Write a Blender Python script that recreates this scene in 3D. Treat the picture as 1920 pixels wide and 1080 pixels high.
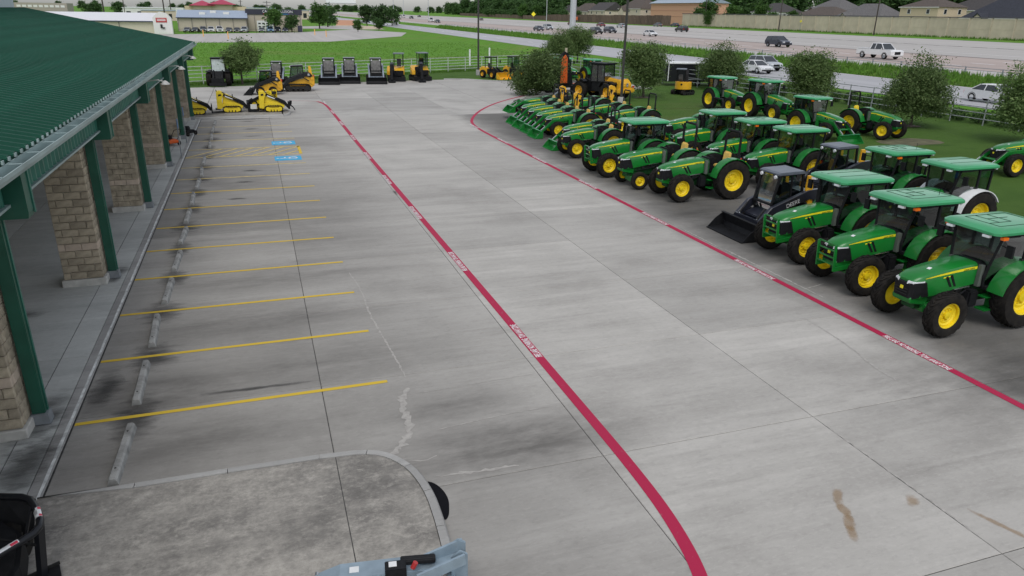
import bpy, bmesh, math, random
from mathutils import Vector, Matrix
R = math.radians
random.seed(7)
for o in list(bpy.data.objects): bpy.data.objects.remove(o)
SC = bpy.context.scene
COL = SC.collection

# ------------------------------------------------------------------ camera
def setup_camera():
    yaw, pitch, roll = 0.333174, 0.363131, 0.017358
    f = Vector((math.sin(yaw)*math.cos(pitch), math.cos(yaw)*math.cos(pitch), -math.sin(pitch)))
    r = Vector((math.cos(yaw), -math.sin(yaw), 0)); u = r.cross(f)
    r2 = r*math.cos(roll)+u*math.sin(roll); u2 = -r*math.sin(roll)+u*math.cos(roll)
    cd = bpy.data.cameras.new('camera'); cd.sensor_width = 36; cd.lens = 36*1361.6/1920
    cd.clip_start = .1; cd.clip_end = 6000
    c = bpy.data.objects.new('camera', cd); COL.objects.link(c)
    m = Matrix((r2, u2, -f)).transposed().to_4x4(); m.translation = (3.9117, -13.8507, 7.4036)
    c.matrix_world = m; SC.camera = c
setup_camera()

# ------------------------------------------------------------------ sky, sun, exposure
SUN_EL, SUN_AZ = R(58), R(200)          # high soft sun behind the cloud layer
w = bpy.data.worlds.new('World'); SC.world = w; w.use_nodes = True
nt = w.node_tree; nt.nodes.clear()
sky = nt.nodes.new('ShaderNodeTexSky'); sky.sky_type = 'NISHITA'; sky.sun_disc = False
sky.sun_elevation = SUN_EL; sky.sun_rotation = SUN_AZ
sky.air_density = 1.0; sky.dust_density = 1.5; sky.ozone_density = 1.0
hs = nt.nodes.new('ShaderNodeHueSaturation'); hs.inputs['Saturation'].default_value = .32
bg = nt.nodes.new('ShaderNodeBackground'); bg.inputs['Strength'].default_value = .13
wo = nt.nodes.new('ShaderNodeOutputWorld')
nt.links.new(sky.outputs[0], hs.inputs['Color']); nt.links.new(hs.outputs[0], bg.inputs[0]); nt.links.new(bg.outputs[0], wo.inputs[0])
sl = bpy.data.lights.new('sun', 'SUN'); sl.energy = .7; sl.angle = R(30); sl.color = (1, .97, .93)
so = bpy.data.objects.new('sun', sl); COL.objects.link(so)
sd = Vector((math.sin(SUN_AZ)*math.cos(SUN_EL), math.cos(SUN_AZ)*math.cos(SUN_EL), math.sin(SUN_EL)))
so.rotation_euler = (-sd).to_track_quat('-Z', 'Y').to_euler()
SC.view_settings.view_transform = 'Standard'; SC.view_settings.look = 'None'
SC.view_settings.exposure = 0.50; SC.view_settings.gamma = 1.0; SC.view_settings.use_curve_mapping = False

# ------------------------------------------------------------------ materials
MATS = {}
def mat(name, col, rough=.6, metal=0, var=.12, scale=4., bump=0., bscale=30., spec=.5, coat=0, col2=None, detail=5, objvar=0., stretch=None):
    """procedural principled material: noise mixes two tones, optional fine bump, optional per-object tone"""
    if name in MATS: return MATS[name]
    m = bpy.data.materials.new(name); m.use_nodes = True; MATS[name] = m
    t = m.node_tree; b = t.nodes['Principled BSDF']; L = t.links.new
    b.inputs['Roughness'].default_value = rough; b.inputs['Metallic'].default_value = metal
    b.inputs['Specular IOR Level'].default_value = spec
    if coat: b.inputs['Coat Weight'].default_value = coat; b.inputs['Coat Roughness'].default_value = .08
    tc = t.nodes.new('ShaderNodeTexCoord'); src = tc.outputs['Object']
    if stretch:
        mp = t.nodes.new('ShaderNodeMapping'); mp.inputs['Scale'].default_value = stretch; L(src, mp.inputs[0]); src = mp.outputs[0]
    n = t.nodes.new('ShaderNodeTexNoise'); n.inputs['Scale'].default_value = scale; n.inputs['Detail'].default_value = detail
    L(src, n.inputs['Vector'])
    r = t.nodes.new('ShaderNodeValToRGB'); r.color_ramp.elements[0].position = .32; r.color_ramp.elements[1].position = .68
    c2 = col2 or tuple(min(1, x*(1+var)) for x in col); c1 = tuple(x*(1-var) for x in col)
    r.color_ramp.elements[0].color = (*(col if col2 else c1), 1); r.color_ramp.elements[1].color = (*c2, 1)
    L(n.outputs['Fac'], r.inputs[0]); out = r.outputs[0]
    if objvar:
        oi = t.nodes.new('ShaderNodeObjectInfo'); mr = t.nodes.new('ShaderNodeMapRange')
        mr.inputs['To Min'].default_value = 1-objvar; mr.inputs['To Max'].default_value = 1+objvar
        L(oi.outputs['Random'], mr.inputs[0])
        mx = t.nodes.new('ShaderNodeVectorMath'); mx.operation = 'SCALE'; L(out, mx.inputs[0]); L(mr.outputs[0], mx.inputs['Scale']); out = mx.outputs[0]
    L(out, b.inputs['Base Color'])
    if bump:
        n2 = t.nodes.new('ShaderNodeTexNoise'); n2.inputs['Scale'].default_value = bscale; n2.inputs['Detail'].default_value = 4
        L(src, n2.inputs['Vector']); bp = t.nodes.new('ShaderNodeBump'); bp.inputs['Strength'].default_value = bump; bp.inputs['Distance'].default_value = .02
        L(n2.outputs['Fac'], bp.inputs['Height']); L(bp.outputs[0], b.inputs['Normal'])
    return m
def glass_mat(name, tint, refl=.12, rough=.03):
    m = bpy.data.materials.new(name); m.use_nodes = True; MATS[name] = m
    t = m.node_tree; t.nodes.clear(); L = t.links.new
    o = t.nodes.new('ShaderNodeOutputMaterial'); tr = t.nodes.new('ShaderNodeBsdfTransparent'); g = t.nodes.new('ShaderNodeBsdfGlossy')
    tr.inputs[0].default_value = (*tint, 1); g.inputs['Roughness'].default_value = rough
    fr = t.nodes.new('ShaderNodeLayerWeight'); fr.inputs['Blend'].default_value = .25
    n = t.nodes.new('ShaderNodeTexNoise'); n.inputs['Scale'].default_value = 3
    ad = t.nodes.new('ShaderNodeMath'); ad.operation = 'MULTIPLY_ADD'; ad.inputs[1].default_value = .5; ad.inputs[2].default_value = refl
    mx = t.nodes.new('ShaderNodeMixShader'); L(fr.outputs['Fresnel'], ad.inputs[0]); L(ad.outputs[0], mx.inputs[0]); L(tr.outputs[0], mx.inputs[1]); L(g.outputs[0], mx.inputs[2]); L(mx.outputs[0], o.inputs[0])
    return m
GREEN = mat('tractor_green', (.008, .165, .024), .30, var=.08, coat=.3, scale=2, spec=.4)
ROOFGREEN = mat('roof_panel_green', (.042, .300, .122), .33, var=.08, coat=.3, scale=2)  # base tone lightened to stand in for sky reflection on cab roofs
DKGREEN = mat('chassis_green', (.009, .060, .016), .55, var=.4, scale=9, spec=.3)
YEL = mat('rim_yellow', (.80, .60, .012), .42, var=.08, scale=6)
STRIPE = mat('stripe_yellow', (.86, .74, .02), .4, var=.04)
CYEL = mat('construction_yellow', (.75, .40, .015), .4, var=.08, coat=.2, scale=3)
VYEL = mat('bright_yellow', (.80, .60, .02), .38, var=.06, coat=.2)
BLACK = mat('black_plastic', (.010, .0105, .012), .6, var=.3, scale=8, spec=.2)
BLKP = mat('black_paint', (.010, .011, .014), .35, var=.2, coat=.15, scale=3, spec=.3)
RUBBER = mat('tyre_rubber', (.012, .0115, .011), .9, col2=(.026, .023, .020), scale=5, bump=.3, bscale=60, spec=.15)
DARK = mat('dark_steel', (.024, .024, .024), .55, metal=.2, var=.4, scale=10, spec=.3)
CHROME = mat('rod_chrome', (.62, .63, .64), .22, metal=.9, var=.06)
LAMP = mat('lamp_lens', (.75, .78, .80), .12, var=.1, coat=.5)
AMBER = mat('amber_lens', (.85, .17, .01), .25, var=.1)
REDL = mat('red_lens', (.55, .02, .015), .25, var=.1)
GREYM = mat('grey_metal', (.25, .27, .29), .42, metal=.3, var=.15, scale=5)
SILV = mat('silver_grey_paint', (.19, .225, .27), .35, var=.08, coat=.2)
TAN = mat('tan_plastic', (.38, .33, .24), .6, var=.15)
SEATY = mat('seat_yellow', (.72, .50, .13), .55, var=.1)
SEATB = mat('seat_dark', (.05, .05, .052), .75, var=.3)
WHITEP = mat('white_paint', (.74, .75, .75), .4, var=.06, coat=.2)
ORANGE = mat('orange_paint', (.70, .12, .02), .42, var=.15)
REDP = mat('red_paint', (.40, .03, .03), .45, var=.15)
GLASS = glass_mat('cab_glass', (.40, .50, .48), .11)
CARGLASS = mat('car_glass', (.02, .025, .03), .08, var=.2, coat=.5)

# ------------------------------------------------------------------ mesh builder
class G:
    def __init__(s): s.v = []; s.f = []
    def add(s, vs, fs):
        k = len(s.v); s.v += [tuple(a) for a in vs]; s.f += [tuple(k+i for i in q) for q in fs]; return s
    def box(s, x0, x1, y0, y1, z0, z1):
        return s.add([(x0,y0,z0),(x1,y0,z0),(x1,y1,z0),(x0,y1,z0),(x0,y0,z1),(x1,y0,z1),(x1,y1,z1),(x0,y1,z1)],
                     [(0,3,2,1),(4,5,6,7),(0,1,5,4),(1,2,6,5),(2,3,7,6),(3,0,4,7)])
    def bar(s, p, q, w, h=None, up=(0,0,1)):
        """box beam from p to q, width w (sideways) and height h"""
        p, q = Vector(p), Vector(q); h = h or w; d = (q-p).normalized(); u = Vector(up)
        if abs(d.dot(u)) > .99: u = Vector((1,0,0))
        a = d.cross(u).normalized(); b = a.cross(d)
        c = [(-1,-1),(1,-1),(1,1),(-1,1)]
        vs = [p+a*w/2*i+b*h/2*j for i, j in c]+[q+a*w/2*i+b*h/2*j for i, j in c]
        return s.add(vs, [(3,2,1,0),(4,5,6,7),(0,1,5,4),(1,2,6,5),(2,3,7,6),(3,0,4,7)])
    def prism(s, pts, a, b, pl='xz'):
        """polygon extruded between a and b; pl names the polygon's plane"""
        n = len(pts)
        def P(p, t): return {'xz': (p[0], t, p[1]), 'xy': (p[0], p[1], t), 'yz': (t, p[0], p[1])}[pl]
        vs = [P(p, a) for p in pts]+[P(p, b) for p in pts]
        return s.add(vs, [tuple(range(n-1,-1,-1)), tuple(range(n, 2*n))]+[(i,(i+1)%n,n+(i+1)%n,n+i) for i in range(n)])
    def loft(s, rings, cap=True):
        n = len(rings[0]); vs = [p for r in rings for p in r]; fs = []
        for k in range(len(rings)-1):
            for i in range(n):
                j = (i+1) % n; fs.append((k*n+i, k*n+j, (k+1)*n+j, (k+1)*n+i))
        if cap: fs += [tuple(range(n-1,-1,-1)), tuple((len(rings)-1)*n+i for i in range(n))]
        return s.add(vs, fs)
    def cyl(s, p, q, r0, r1=None, n=10):
        p, q = Vector(p), Vector(q); r1 = r0 if r1 is None else r1; d = (q-p).normalized()
        u = Vector((0,0,1)) if abs(d.z) < .9 else Vector((1,0,0)); a = d.cross(u).normalized(); b = d.cross(a)
        rg = lambda c, r: [c+(a*math.cos(2*math.pi*i/n)+b*math.sin(2*math.pi*i/n))*r for i in range(n)]
        return s.loft([rg(p, r0), rg(q, r1)])
    def tube(s, pts, r, n=8):
        pts = [Vector(p) for p in pts]; rings = []
        rr = r if isinstance(r, (list, tuple)) else [r]*len(pts)
        for i, p in enumerate(pts):
            d = (pts[min(i+1, len(pts)-1)]-pts[max(i-1, 0)]).normalized()
            u = Vector((0,0,1)) if abs(d.z) < .95 else Vector((0,1,0)); a = d.cross(u).normalized(); b = d.cross(a)
            rings.append([p+(a*math.cos(2*math.pi*k/n)+b*math.sin(2*math.pi*k/n))*rr[i] for k in range(n)])
        return s.loft(rings)
    def lathe(s, prof, c=(0,0,0), ax='y', n=24, cap=False):
        rings = []
        for k in range(n):
            t = 2*math.pi*k/n; ring = []
            for r, h in prof:
                p = {'y': (r*math.cos(t), h, r*math.sin(t)), 'z': (r*math.cos(t), r*math.sin(t), h), 'x': (h, r*math.cos(t), r*math.sin(t))}[ax]
                ring.append((p[0]+c[0], p[1]+c[1], p[2]+c[2]))
            rings.append(ring)
        m = len(prof); vs = [p for r in rings for p in r]; fs = []
        for k in range(n):
            for i in range(m-1):
                fs.append((k*m+i, ((k+1) % n)*m+i, ((k+1) % n)*m+i+1, k*m+i+1))
        if cap:
            fs.append(tuple(k*m for k in range(n))); fs.append(tuple(k*m+m-1 for k in range(n-1,-1,-1)))
        return s.add(vs, fs)
    def quad(s, *p): return s.add(p, [tuple(range(len(p)))])
    def mesh(s, name, smooth=0, bev=0, seg=2):
        bm = bmesh.new(); vs = [bm.verts.new(v) for v in s.v]
        for f in s.f:
            try: bm.faces.new([vs[i] for i in f])
            except ValueError: pass
        bmesh.ops.recalc_face_normals(bm, faces=bm.faces)
        if bev:
            es = [e for e in bm.edges if len(e.link_faces) == 2 and e.calc_face_angle(0) > .5]
            bmesh.ops.bevel(bm, geom=es, offset=bev, segments=seg, affect='EDGES', clamp_overlap=True)
        me = bpy.data.meshes.new(name); bm.to_mesh(me); bm.free()
        if smooth:
            me.polygons.foreach_set('use_smooth', [True]*len(me.polygons)); me.set_sharp_from_angle(angle=R(smooth))
        return me
    def ob(s, name, m, parent=None, loc=None, smooth=0, bev=0, seg=2):
        me = s.mesh(name, smooth, bev, seg); me.materials.append(m); return link(name, me, parent, loc)
def link(name, me, parent=None, loc=None, rz=0):
    o = bpy.data.objects.new(name, me); COL.objects.link(o); o.parent = parent
    if loc: o.location = loc
    if rz: o.rotation_euler = (0, 0, rz)
    return o
def empty(name, loc=(0,0,0), rz=0, sc=1):
    o = bpy.data.objects.new(name, None); COL.objects.link(o); o.location = loc; o.rotation_euler = (0,0,rz); o.empty_display_size = .2
    if sc != 1: o.scale = (sc,)*3
    return o
def tag(o, label, cat, group=None):
    o['label'] = label; o['category'] = cat
    if group: o['group'] = group
    return o
def struct(o, kind='structure'): o['kind'] = kind; return o
def copy_tree(o, parent=None):
    c = o.copy(); COL.objects.link(c); c.parent = parent
    for ch in o.children: copy_tree(ch, c)
    return c
def place(o, x, y, z=0, rz=0, label=None, group=None, sc=None):
    o.location = (x, y, z); o.rotation_euler = (0, 0, rz)
    if label: o['label'] = label
    if group: o['group'] = group
    if sc: o.scale = (sc,)*3
    return o
def recol(o, m):
    for s in o.material_slots: s.link = 'OBJECT'; s.material = m
def text_mesh(txt, size, extrude=0, name='lettering', bold=0):
    cu = bpy.data.curves.new('t', 'FONT'); cu.body = txt; cu.size = size; cu.extrude = extrude; cu.offset = bold; cu.align_x = 'CENTER'; cu.align_y = 'CENTER'
    o = bpy.data.objects.new('t', cu); COL.objects.link(o)
    dg = bpy.context.evaluated_depsgraph_get(); me = bpy.data.meshes.new_from_object(o.evaluated_get(dg))
    bpy.data.objects.remove(o); bpy.data.curves.remove(cu); me.name = name; return me
def zp(X):
    xs = [-1e5,56,59,71,72.6,105,130,185,1e6]; zs = [0,0,.8,1.2,2.1,2.4,2.7,3.0,3.0]
    for i in range(8):
        if X <= xs[i+1]: return zs[i]+(zs[i+1]-zs[i])*(X-xs[i])/(xs[i+1]-xs[i])
    return 3.
# ------------------------------------------------------------------ ground materials
def world_mat(name, build, rough=.85, spec=.3):
    m = bpy.data.materials.new(name); m.use_nodes = True; MATS[name] = m; t = m.node_tree; b = t.nodes['Principled BSDF']
    b.inputs['Roughness'].default_value = rough; b.inputs['Specular IOR Level'].default_value = spec
    g = t.nodes.new('ShaderNodeNewGeometry'); build(t, b, g.outputs['Position']); return m
def N(t, src, scale, detail=6, stretch=None, rough=.55, w=0):
    L = t.links.new
    if stretch:
        mp = t.nodes.new('ShaderNodeMapping'); mp.inputs['Scale'].default_value = stretch; mp.inputs['Location'].default_value = (w*7.3, w*3.1, w); L(src, mp.inputs[0]); src = mp.outputs[0]
    n = t.nodes.new('ShaderNodeTexNoise'); n.inputs['Scale'].default_value = scale; n.inputs['Detail'].default_value = detail; n.inputs['Roughness'].default_value = rough
    L(src, n.inputs['Vector']); return n.outputs['Fac']
def ramp(t, src, stops):
    r = t.nodes.new('ShaderNodeValToRGB'); e = r.color_ramp.elements
    while len(e) < len(stops): e.new(.5)
    for k, (p, c) in enumerate(stops): e[k].position = p; e[k].color = (*(c if isinstance(c, tuple) else (c, c, c)), 1)
    t.links.new(src, r.inputs[0]); return r.outputs[0]
def mixc(t, a, b, fac, mode='MIX'):
    m = t.nodes.new('ShaderNodeMix'); m.data_type = 'RGBA'; m.blend_type = mode; L = t.links.new
    for s, v in ((m.inputs['Factor'], fac), (m.inputs['A'], a), (m.inputs['B'], b)):
        if hasattr(v, 'is_linked'): L(v, s)
        elif isinstance(v, tuple): s.default_value = (*v, 1)
        else: s.default_value = v
    return m.outputs['Result']
def bump(t, b, src, st, dist=.02):
    bp = t.nodes.new('ShaderNodeBump'); bp.inputs['Strength'].default_value = st; bp.inputs['Distance'].default_value = dist
    t.links.new(src, bp.inputs['Height']); t.links.new(bp.outputs[0], b.inputs['Normal'])
def conc_build(light, mid, dark, zones=True, amt=.75, rot=(.16, 1.15, 1), mott=0):
    def bld(t, b, P):
        L = t.links.new
        c = ramp(t, N(t, P, .5, 8, (.5, .9, 1)), [(.3, mid), (.62, light)])
        st = N(t, P, 1., 9, rot, .62, 2)                       # long streaks left by water and sweeping
        c = mixc(t, c, dark, ramp(t, st, [(.50, 0.), (.78, .42)]))
        st2 = N(t, P, 1.3, 9, (.10, 1.7, 1), .65, 5)
        c = mixc(t, c, tuple(min(1, x*1.22) for x in light), ramp(t, st2, [(.52, 0.), (.75, .55)]))
        blot = N(t, P, .28, 5, None, .6); c = mixc(t, c, dark, ramp(t, blot, [(.50, 0.), (.72, amt*.75)]))
        fs = N(t, P, 2.2, 10, (.22, 1.9, 1), .75, 9); c = mixc(t, c, dark, ramp(t, fs, [(.52, 0.), (.70, .24)]))
        fs2 = N(t, P, 2.6, 10, (.30, 1.5, 1), .78, 13); c = mixc(t, c, tuple(min(1, x*1.3) for x in light), ramp(t, fs2, [(.53, 0.), (.72, .26)]))
        if mott: c = mixc(t, c, dark, ramp(t, N(t, P, 2.4, 12, None, .85), [(.42, mott), (.58, 0.)])); c = mixc(t, c, tuple(min(1, x*1.35) for x in light), ramp(t, N(t, P, 3.5, 12, (1, 1.3, 1), .85, 4), [(.50, 0.), (.64, mott)]))
        grit = N(t, P, 26, 3); c = mixc(t, c, (.5, .5, .5), ramp(t, grit, [(.3, .0), (.7, .16)]), 'OVERLAY')
        c = mixc(t, c, (.5, .5, .5), ramp(t, N(t, P, 7, 8, (.7, 1.3, 1), .8, 3), [(.36, .22), (.5, 0.), (.64, .0)]), 'MULTIPLY')
        c = mixc(t, c, tuple(min(1, x*1.3) for x in light), ramp(t, N(t, P, 11, 8, (.6, 1.4, 1), .8, 7), [(.52, 0.), (.68, .35)]))
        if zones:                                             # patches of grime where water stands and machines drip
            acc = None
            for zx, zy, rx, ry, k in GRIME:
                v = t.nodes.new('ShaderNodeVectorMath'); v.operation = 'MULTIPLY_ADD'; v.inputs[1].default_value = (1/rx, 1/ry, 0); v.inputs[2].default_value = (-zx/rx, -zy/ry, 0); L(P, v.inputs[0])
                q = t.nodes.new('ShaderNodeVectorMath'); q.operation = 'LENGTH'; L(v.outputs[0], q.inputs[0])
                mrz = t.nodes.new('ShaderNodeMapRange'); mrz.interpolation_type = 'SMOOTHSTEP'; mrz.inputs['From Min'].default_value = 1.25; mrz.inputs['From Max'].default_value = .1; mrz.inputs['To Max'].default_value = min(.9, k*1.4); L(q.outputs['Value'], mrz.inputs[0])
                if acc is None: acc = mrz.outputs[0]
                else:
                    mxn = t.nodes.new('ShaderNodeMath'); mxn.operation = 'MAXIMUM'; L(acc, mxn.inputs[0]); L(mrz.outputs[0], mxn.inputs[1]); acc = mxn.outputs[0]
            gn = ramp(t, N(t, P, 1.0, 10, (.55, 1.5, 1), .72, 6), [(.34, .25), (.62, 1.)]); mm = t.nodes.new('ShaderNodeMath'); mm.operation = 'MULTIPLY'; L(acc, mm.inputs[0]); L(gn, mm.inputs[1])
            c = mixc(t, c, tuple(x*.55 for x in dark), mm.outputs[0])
        oi = t.nodes.new('ShaderNodeObjectInfo'); mr = t.nodes.new('ShaderNodeMapRange'); L(oi.outputs['Random'], mr.inputs[0])
        mr.inputs['To Min'].default_value = .88; mr.inputs['To Max'].default_value = 1.09
        if zones:                                             # grime where cars and machines stand, plus shade painted under the tractor rows
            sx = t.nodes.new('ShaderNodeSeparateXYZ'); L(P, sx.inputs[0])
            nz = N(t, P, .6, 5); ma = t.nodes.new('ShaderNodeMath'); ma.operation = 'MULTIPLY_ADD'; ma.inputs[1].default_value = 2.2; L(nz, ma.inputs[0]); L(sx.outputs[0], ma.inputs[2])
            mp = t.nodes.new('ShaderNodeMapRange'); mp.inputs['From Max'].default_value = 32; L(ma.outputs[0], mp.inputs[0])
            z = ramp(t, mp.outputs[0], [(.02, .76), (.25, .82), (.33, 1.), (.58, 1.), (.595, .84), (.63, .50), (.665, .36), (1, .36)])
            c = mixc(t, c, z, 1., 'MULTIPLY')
        sc = t.nodes.new('ShaderNodeVectorMath'); sc.operation = 'SCALE'; L(c, sc.inputs[0]); L(mr.outputs[0], sc.inputs['Scale'])
        L(sc.outputs[0], b.inputs['Base Color']); bump(t, b, grit, .25, .006)
    return bld
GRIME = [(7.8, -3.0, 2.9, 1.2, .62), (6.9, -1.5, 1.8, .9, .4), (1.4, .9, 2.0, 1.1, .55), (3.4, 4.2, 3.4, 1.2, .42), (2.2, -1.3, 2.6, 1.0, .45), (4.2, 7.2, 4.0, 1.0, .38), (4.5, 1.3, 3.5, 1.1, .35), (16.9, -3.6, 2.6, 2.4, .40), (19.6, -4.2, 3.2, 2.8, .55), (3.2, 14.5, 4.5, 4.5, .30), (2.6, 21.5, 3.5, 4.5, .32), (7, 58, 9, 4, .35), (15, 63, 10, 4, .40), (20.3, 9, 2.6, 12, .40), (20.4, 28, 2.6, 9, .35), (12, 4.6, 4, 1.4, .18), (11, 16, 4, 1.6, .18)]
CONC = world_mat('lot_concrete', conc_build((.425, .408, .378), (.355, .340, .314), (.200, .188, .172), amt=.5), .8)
CONCA = world_mat('apron_concrete', conc_build((.400, .386, .360), (.335, .322, .300), (.185, .175, .160), False, .6), .8)
WALKC = world_mat('walk_concrete', conc_build((.50, .51, .49), (.41, .42, .405), (.22, .225, .22), False, .5), .8)
ISLC = world_mat('island_concrete', conc_build((.38, .358, .320), (.285, .270, .245), (.085, .081, .077), False, 1.25, (.7, .9, 1), .5), .9)
KERB = world_mat('kerb_concrete', conc_build((.38, .375, .36), (.31, .305, .295), (.16, .155, .15), False, .6), .85)
JOINT = mat('joint_dirt', (.06, .058, .055), .95, var=.4, scale=8)
def road_build(a, b_, d):
    def bld(t, b, P):
        c = ramp(t, N(t, P, .25, 6, (1, .06, 1)), [(.3, a), (.7, b_)]); c = mixc(t, c, d, ramp(t, N(t, P, .8, 7, (1.2, .03, 1), .6, 3), [(.5, 0.), (.8, .6)]))
        t.links.new(c, b.inputs['Base Color'])
    return bld
ROADG = world_mat('frontage_concrete', road_build((.42, .42, .435), (.35, .35, .365), (.23, .23, .24)), .85)
HWYT = world_mat('highway_tan_lanes', road_build((.42, .350, .318), (.365, .302, .275), (.25, .21, .195)), .85)
HWYL = world_mat('highway_light_lanes', road_build((.44, .418, .395), (.38, .362, .345), (.28, .268, .255)), .85)
def grass_build(a, b_, c_, brown, amt):
    def bld(t, b, P):
        c = ramp(t, N(t, P, .35, 8, (.6, 1, 1), .65), [(.3, a), (.55, b_), (.75, c_)])
        c = mixc(t, c, brown, ramp(t, N(t, P, .09, 7, (.5, 1.2, 1), .6, 3), [(.52, 0.), (.75, amt)]))
        fine = N(t, P, 9, 6, None, .75); c = mixc(t, c, (.5, .5, .5), ramp(t, fine, [(.25, 0.), (.75, .5)]), 'OVERLAY')
        t.links.new(c, b.inputs['Base Color']); bump(t, b, fine, .9, .08)
    return bld
FIELD = world_mat('field_grass', grass_build((.078, .190, .024), (.110, .245, .030), (.066, .160, .024), (.17, .185, .06), .75), .95, .1)
LAWN = world_mat('lawn_grass', grass_build((.050, .104, .020), (.068, .128, .026), (.040, .085, .018), (.125, .110, .055), .8), .95, .1)
def worn_paint(name, c, w):
    def bld(t, b, P):
        n = N(t, P, 5, 12, None, .8); q = ramp(t, n, [(.33, w), (.41, c), (.6, c), (.75, tuple(x*.82 for x in c))])
        t.links.new(q, b.inputs['Base Color'])
    return world_mat(name, bld, .7)
YLINE = worn_paint('yellow_road_paint', (.62, .43, .04), (.40, .34, .22))
YLINEF = mat('faded_yellow_paint', (.58, .45, .17), .8, var=.25, scale=5)
REDLINE = worn_paint('red_road_paint', (.385, .014, .060), (.30, .13, .14))
WLINE = mat('white_road_paint', (.72, .70, .70), .7, var=.15, scale=5)
BLUEP = mat('blue_road_paint', (.03, .36, .62), .65, var=.1, scale=4)
DIRT = mat('bare_soil', (.10, .075, .055), .95, var=.4, scale=3, bump=.6)

# ------------------------------------------------------------------ terrain, roads
def strip(name, m, x0, x1, y0, y1, dz, kind='structure', parent=None):
    xs = sorted({x0, x1} | {x for x in (56, 59, 71, 72.6, 105, 130, 185) if x0 < x < x1}); g = G(); k = len(xs)
    g.v = [(x, y, zp(x)+dz) for y in (y0, y1) for x in xs]; g.f = [(i, i+1, k+i+1, k+i) for i in range(k-1)]
    o = g.ob(name, m, parent); 
    if kind and not parent: o['kind'] = kind
    return o
def sheet(name, m, pts, z, parent=None):
    g = G(); g.add([(x, y, z) for x, y in pts], [tuple(range(len(pts)))]); o = g.ob(name, m, parent)
    if not parent: o['kind'] = 'structure'
    return o
strip('ground', FIELD, -2500, 3500, -400, 4500, -.03)
strip('lawn', LAWN, 29, 58.5, -60, 92, -.022)
sheet('verge', LAWN, [(-14, 64), (24.5, 70), (46, 80), (46, 90), (-14, 68.5)], -.018)
strip('frontage_road', ROADG, 59, 70.6, -120, 900, 0)
strip('grass_verge', FIELD, 70.6, 73, -120, 900, .02)
hw = struct(empty('highway'))
strip('near_shoulder', HWYL, 73, 79.4, -120, 2600, 0, None, hw); strip('tan_lanes', HWYT, 79.4, 101.6, -120, 2600, 0, None, hw)
strip('far_lanes', HWYL, 102.6, 129.6, -120, 2600, 0, None, hw); strip('outer_lanes', HWYL, 130.2, 162, -120, 2600, 0, None, hw)
strip('joint_strip', JOINT, 101.6, 102.6, -120, 2600, -.004, None, hw)
strip('edge_line', WLINE, 79.0, 79.4, -120, 1200, .008, None, hw)
strip('edge_line', WLINE, 110.0, 110.3, -120, 1200, .008, None, hw)
strip('edge_line', WLINE, 70.1, 70.3, -120, 400, .008, None, hw)
g = G(); g.box(-.22, .22, -1.6, 1.6, 0, .01); dash = g.mesh('lane_dash'); dash.materials.append(WLINE)
g = G(); g.box(-.3, .3, -1.5, 1.5, 0, .02); dashd = g.mesh('dark_dash'); dashd.materials.append(JOINT)
for x in (84.9, 90.4, 95.9):
    for k in range(16): link('lane_dash', dash, hw, (x, 45+k*12.2, zp(x)+.01))
for k in range(30): link('dark_dash', dashd, hw, (129.9, 60+k*5.2, zp(129.9)+.004))
for k in range(24): link('lane_dash', dash, hw, (64.8, 18+k*12.2, zp(64.8)+.01))
sheet('far_parking_lot', HWYL, [(-60, 150), (-10, 167), (22, 176), (47, 217), (56, 255), (42, 292), (19, 250), (-14, 224), (-60, 200)], .0)
sheet('access_drive', HWYL, [(40, 292), (58, 300), (58.9, 330), (58.9, 380), (20, 330), (22, 300)], .0)
strip('mown_strip', FIELD, 162, 178, -120, 900, .02)

# ------------------------------------------------------------------ parking lot: base sheet, concrete panels with open joints, paint
LOT = struct(empty('parking_lot'))
sheet('joint_bed', JOINT, [(-.2, -40), (30.4, -40), (30.4, 41.1), (22.9, 41.1), (22.9, 68), (-.2, 63.5)], -.014, LOT)
S = 4.572
cols = [0.02]+[S*k for k in (1, 2, 3, 4, 5)]+[26.8, 30.3]
rows = [-36.7+4.1*k for k in range(26)]
def panel(x0, x1, y0, y1):
    g = G(); a, b = .007, .0070; zt = 0.; zb = -.05; e = .008
    ring = lambda d, z: [(x0+a+d, y0+b+d, z), (x1-a-d, y0+b+d, z), (x1-a-d, y1-b-d, z), (x0+a+d, y1-b-d, z)]
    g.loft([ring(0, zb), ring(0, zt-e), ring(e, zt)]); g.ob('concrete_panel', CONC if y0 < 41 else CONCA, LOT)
for i in range(len(cols)-1):
    for j in range(len(rows)-1):
        if cols[i] > 22 and rows[j] > 38: continue
        if rows[j+1] > 64.3: continue
        panel(cols[i], cols[i+1], rows[j], rows[j+1])
yt = rows[24]
sheet('concrete_apron', CONCA, [(0.03, yt-.3), (22.85, yt-.3), (22.85, 70.6), (18.5, 69.9), (2, 66.3), (0.03, 65.9)], -.004, LOT)
sheet('concrete_apron', CONCA, [(-14, 46.5), (-.01, 46.5), (-.01, 65.9), (-14, 63)], -.006, LOT)
sheet('concrete_apron', CONCA, [(22.87, 41.25), (23, 42.4), (24.2, 46.5), (27.5, 51.5), (33, 56), (44, 58), (44, 66), (34, 66.5), (30.2, 67), (27.5, 69.6), (26, 70.7), (22.87, 70.6)], -.002, LOT)
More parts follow.
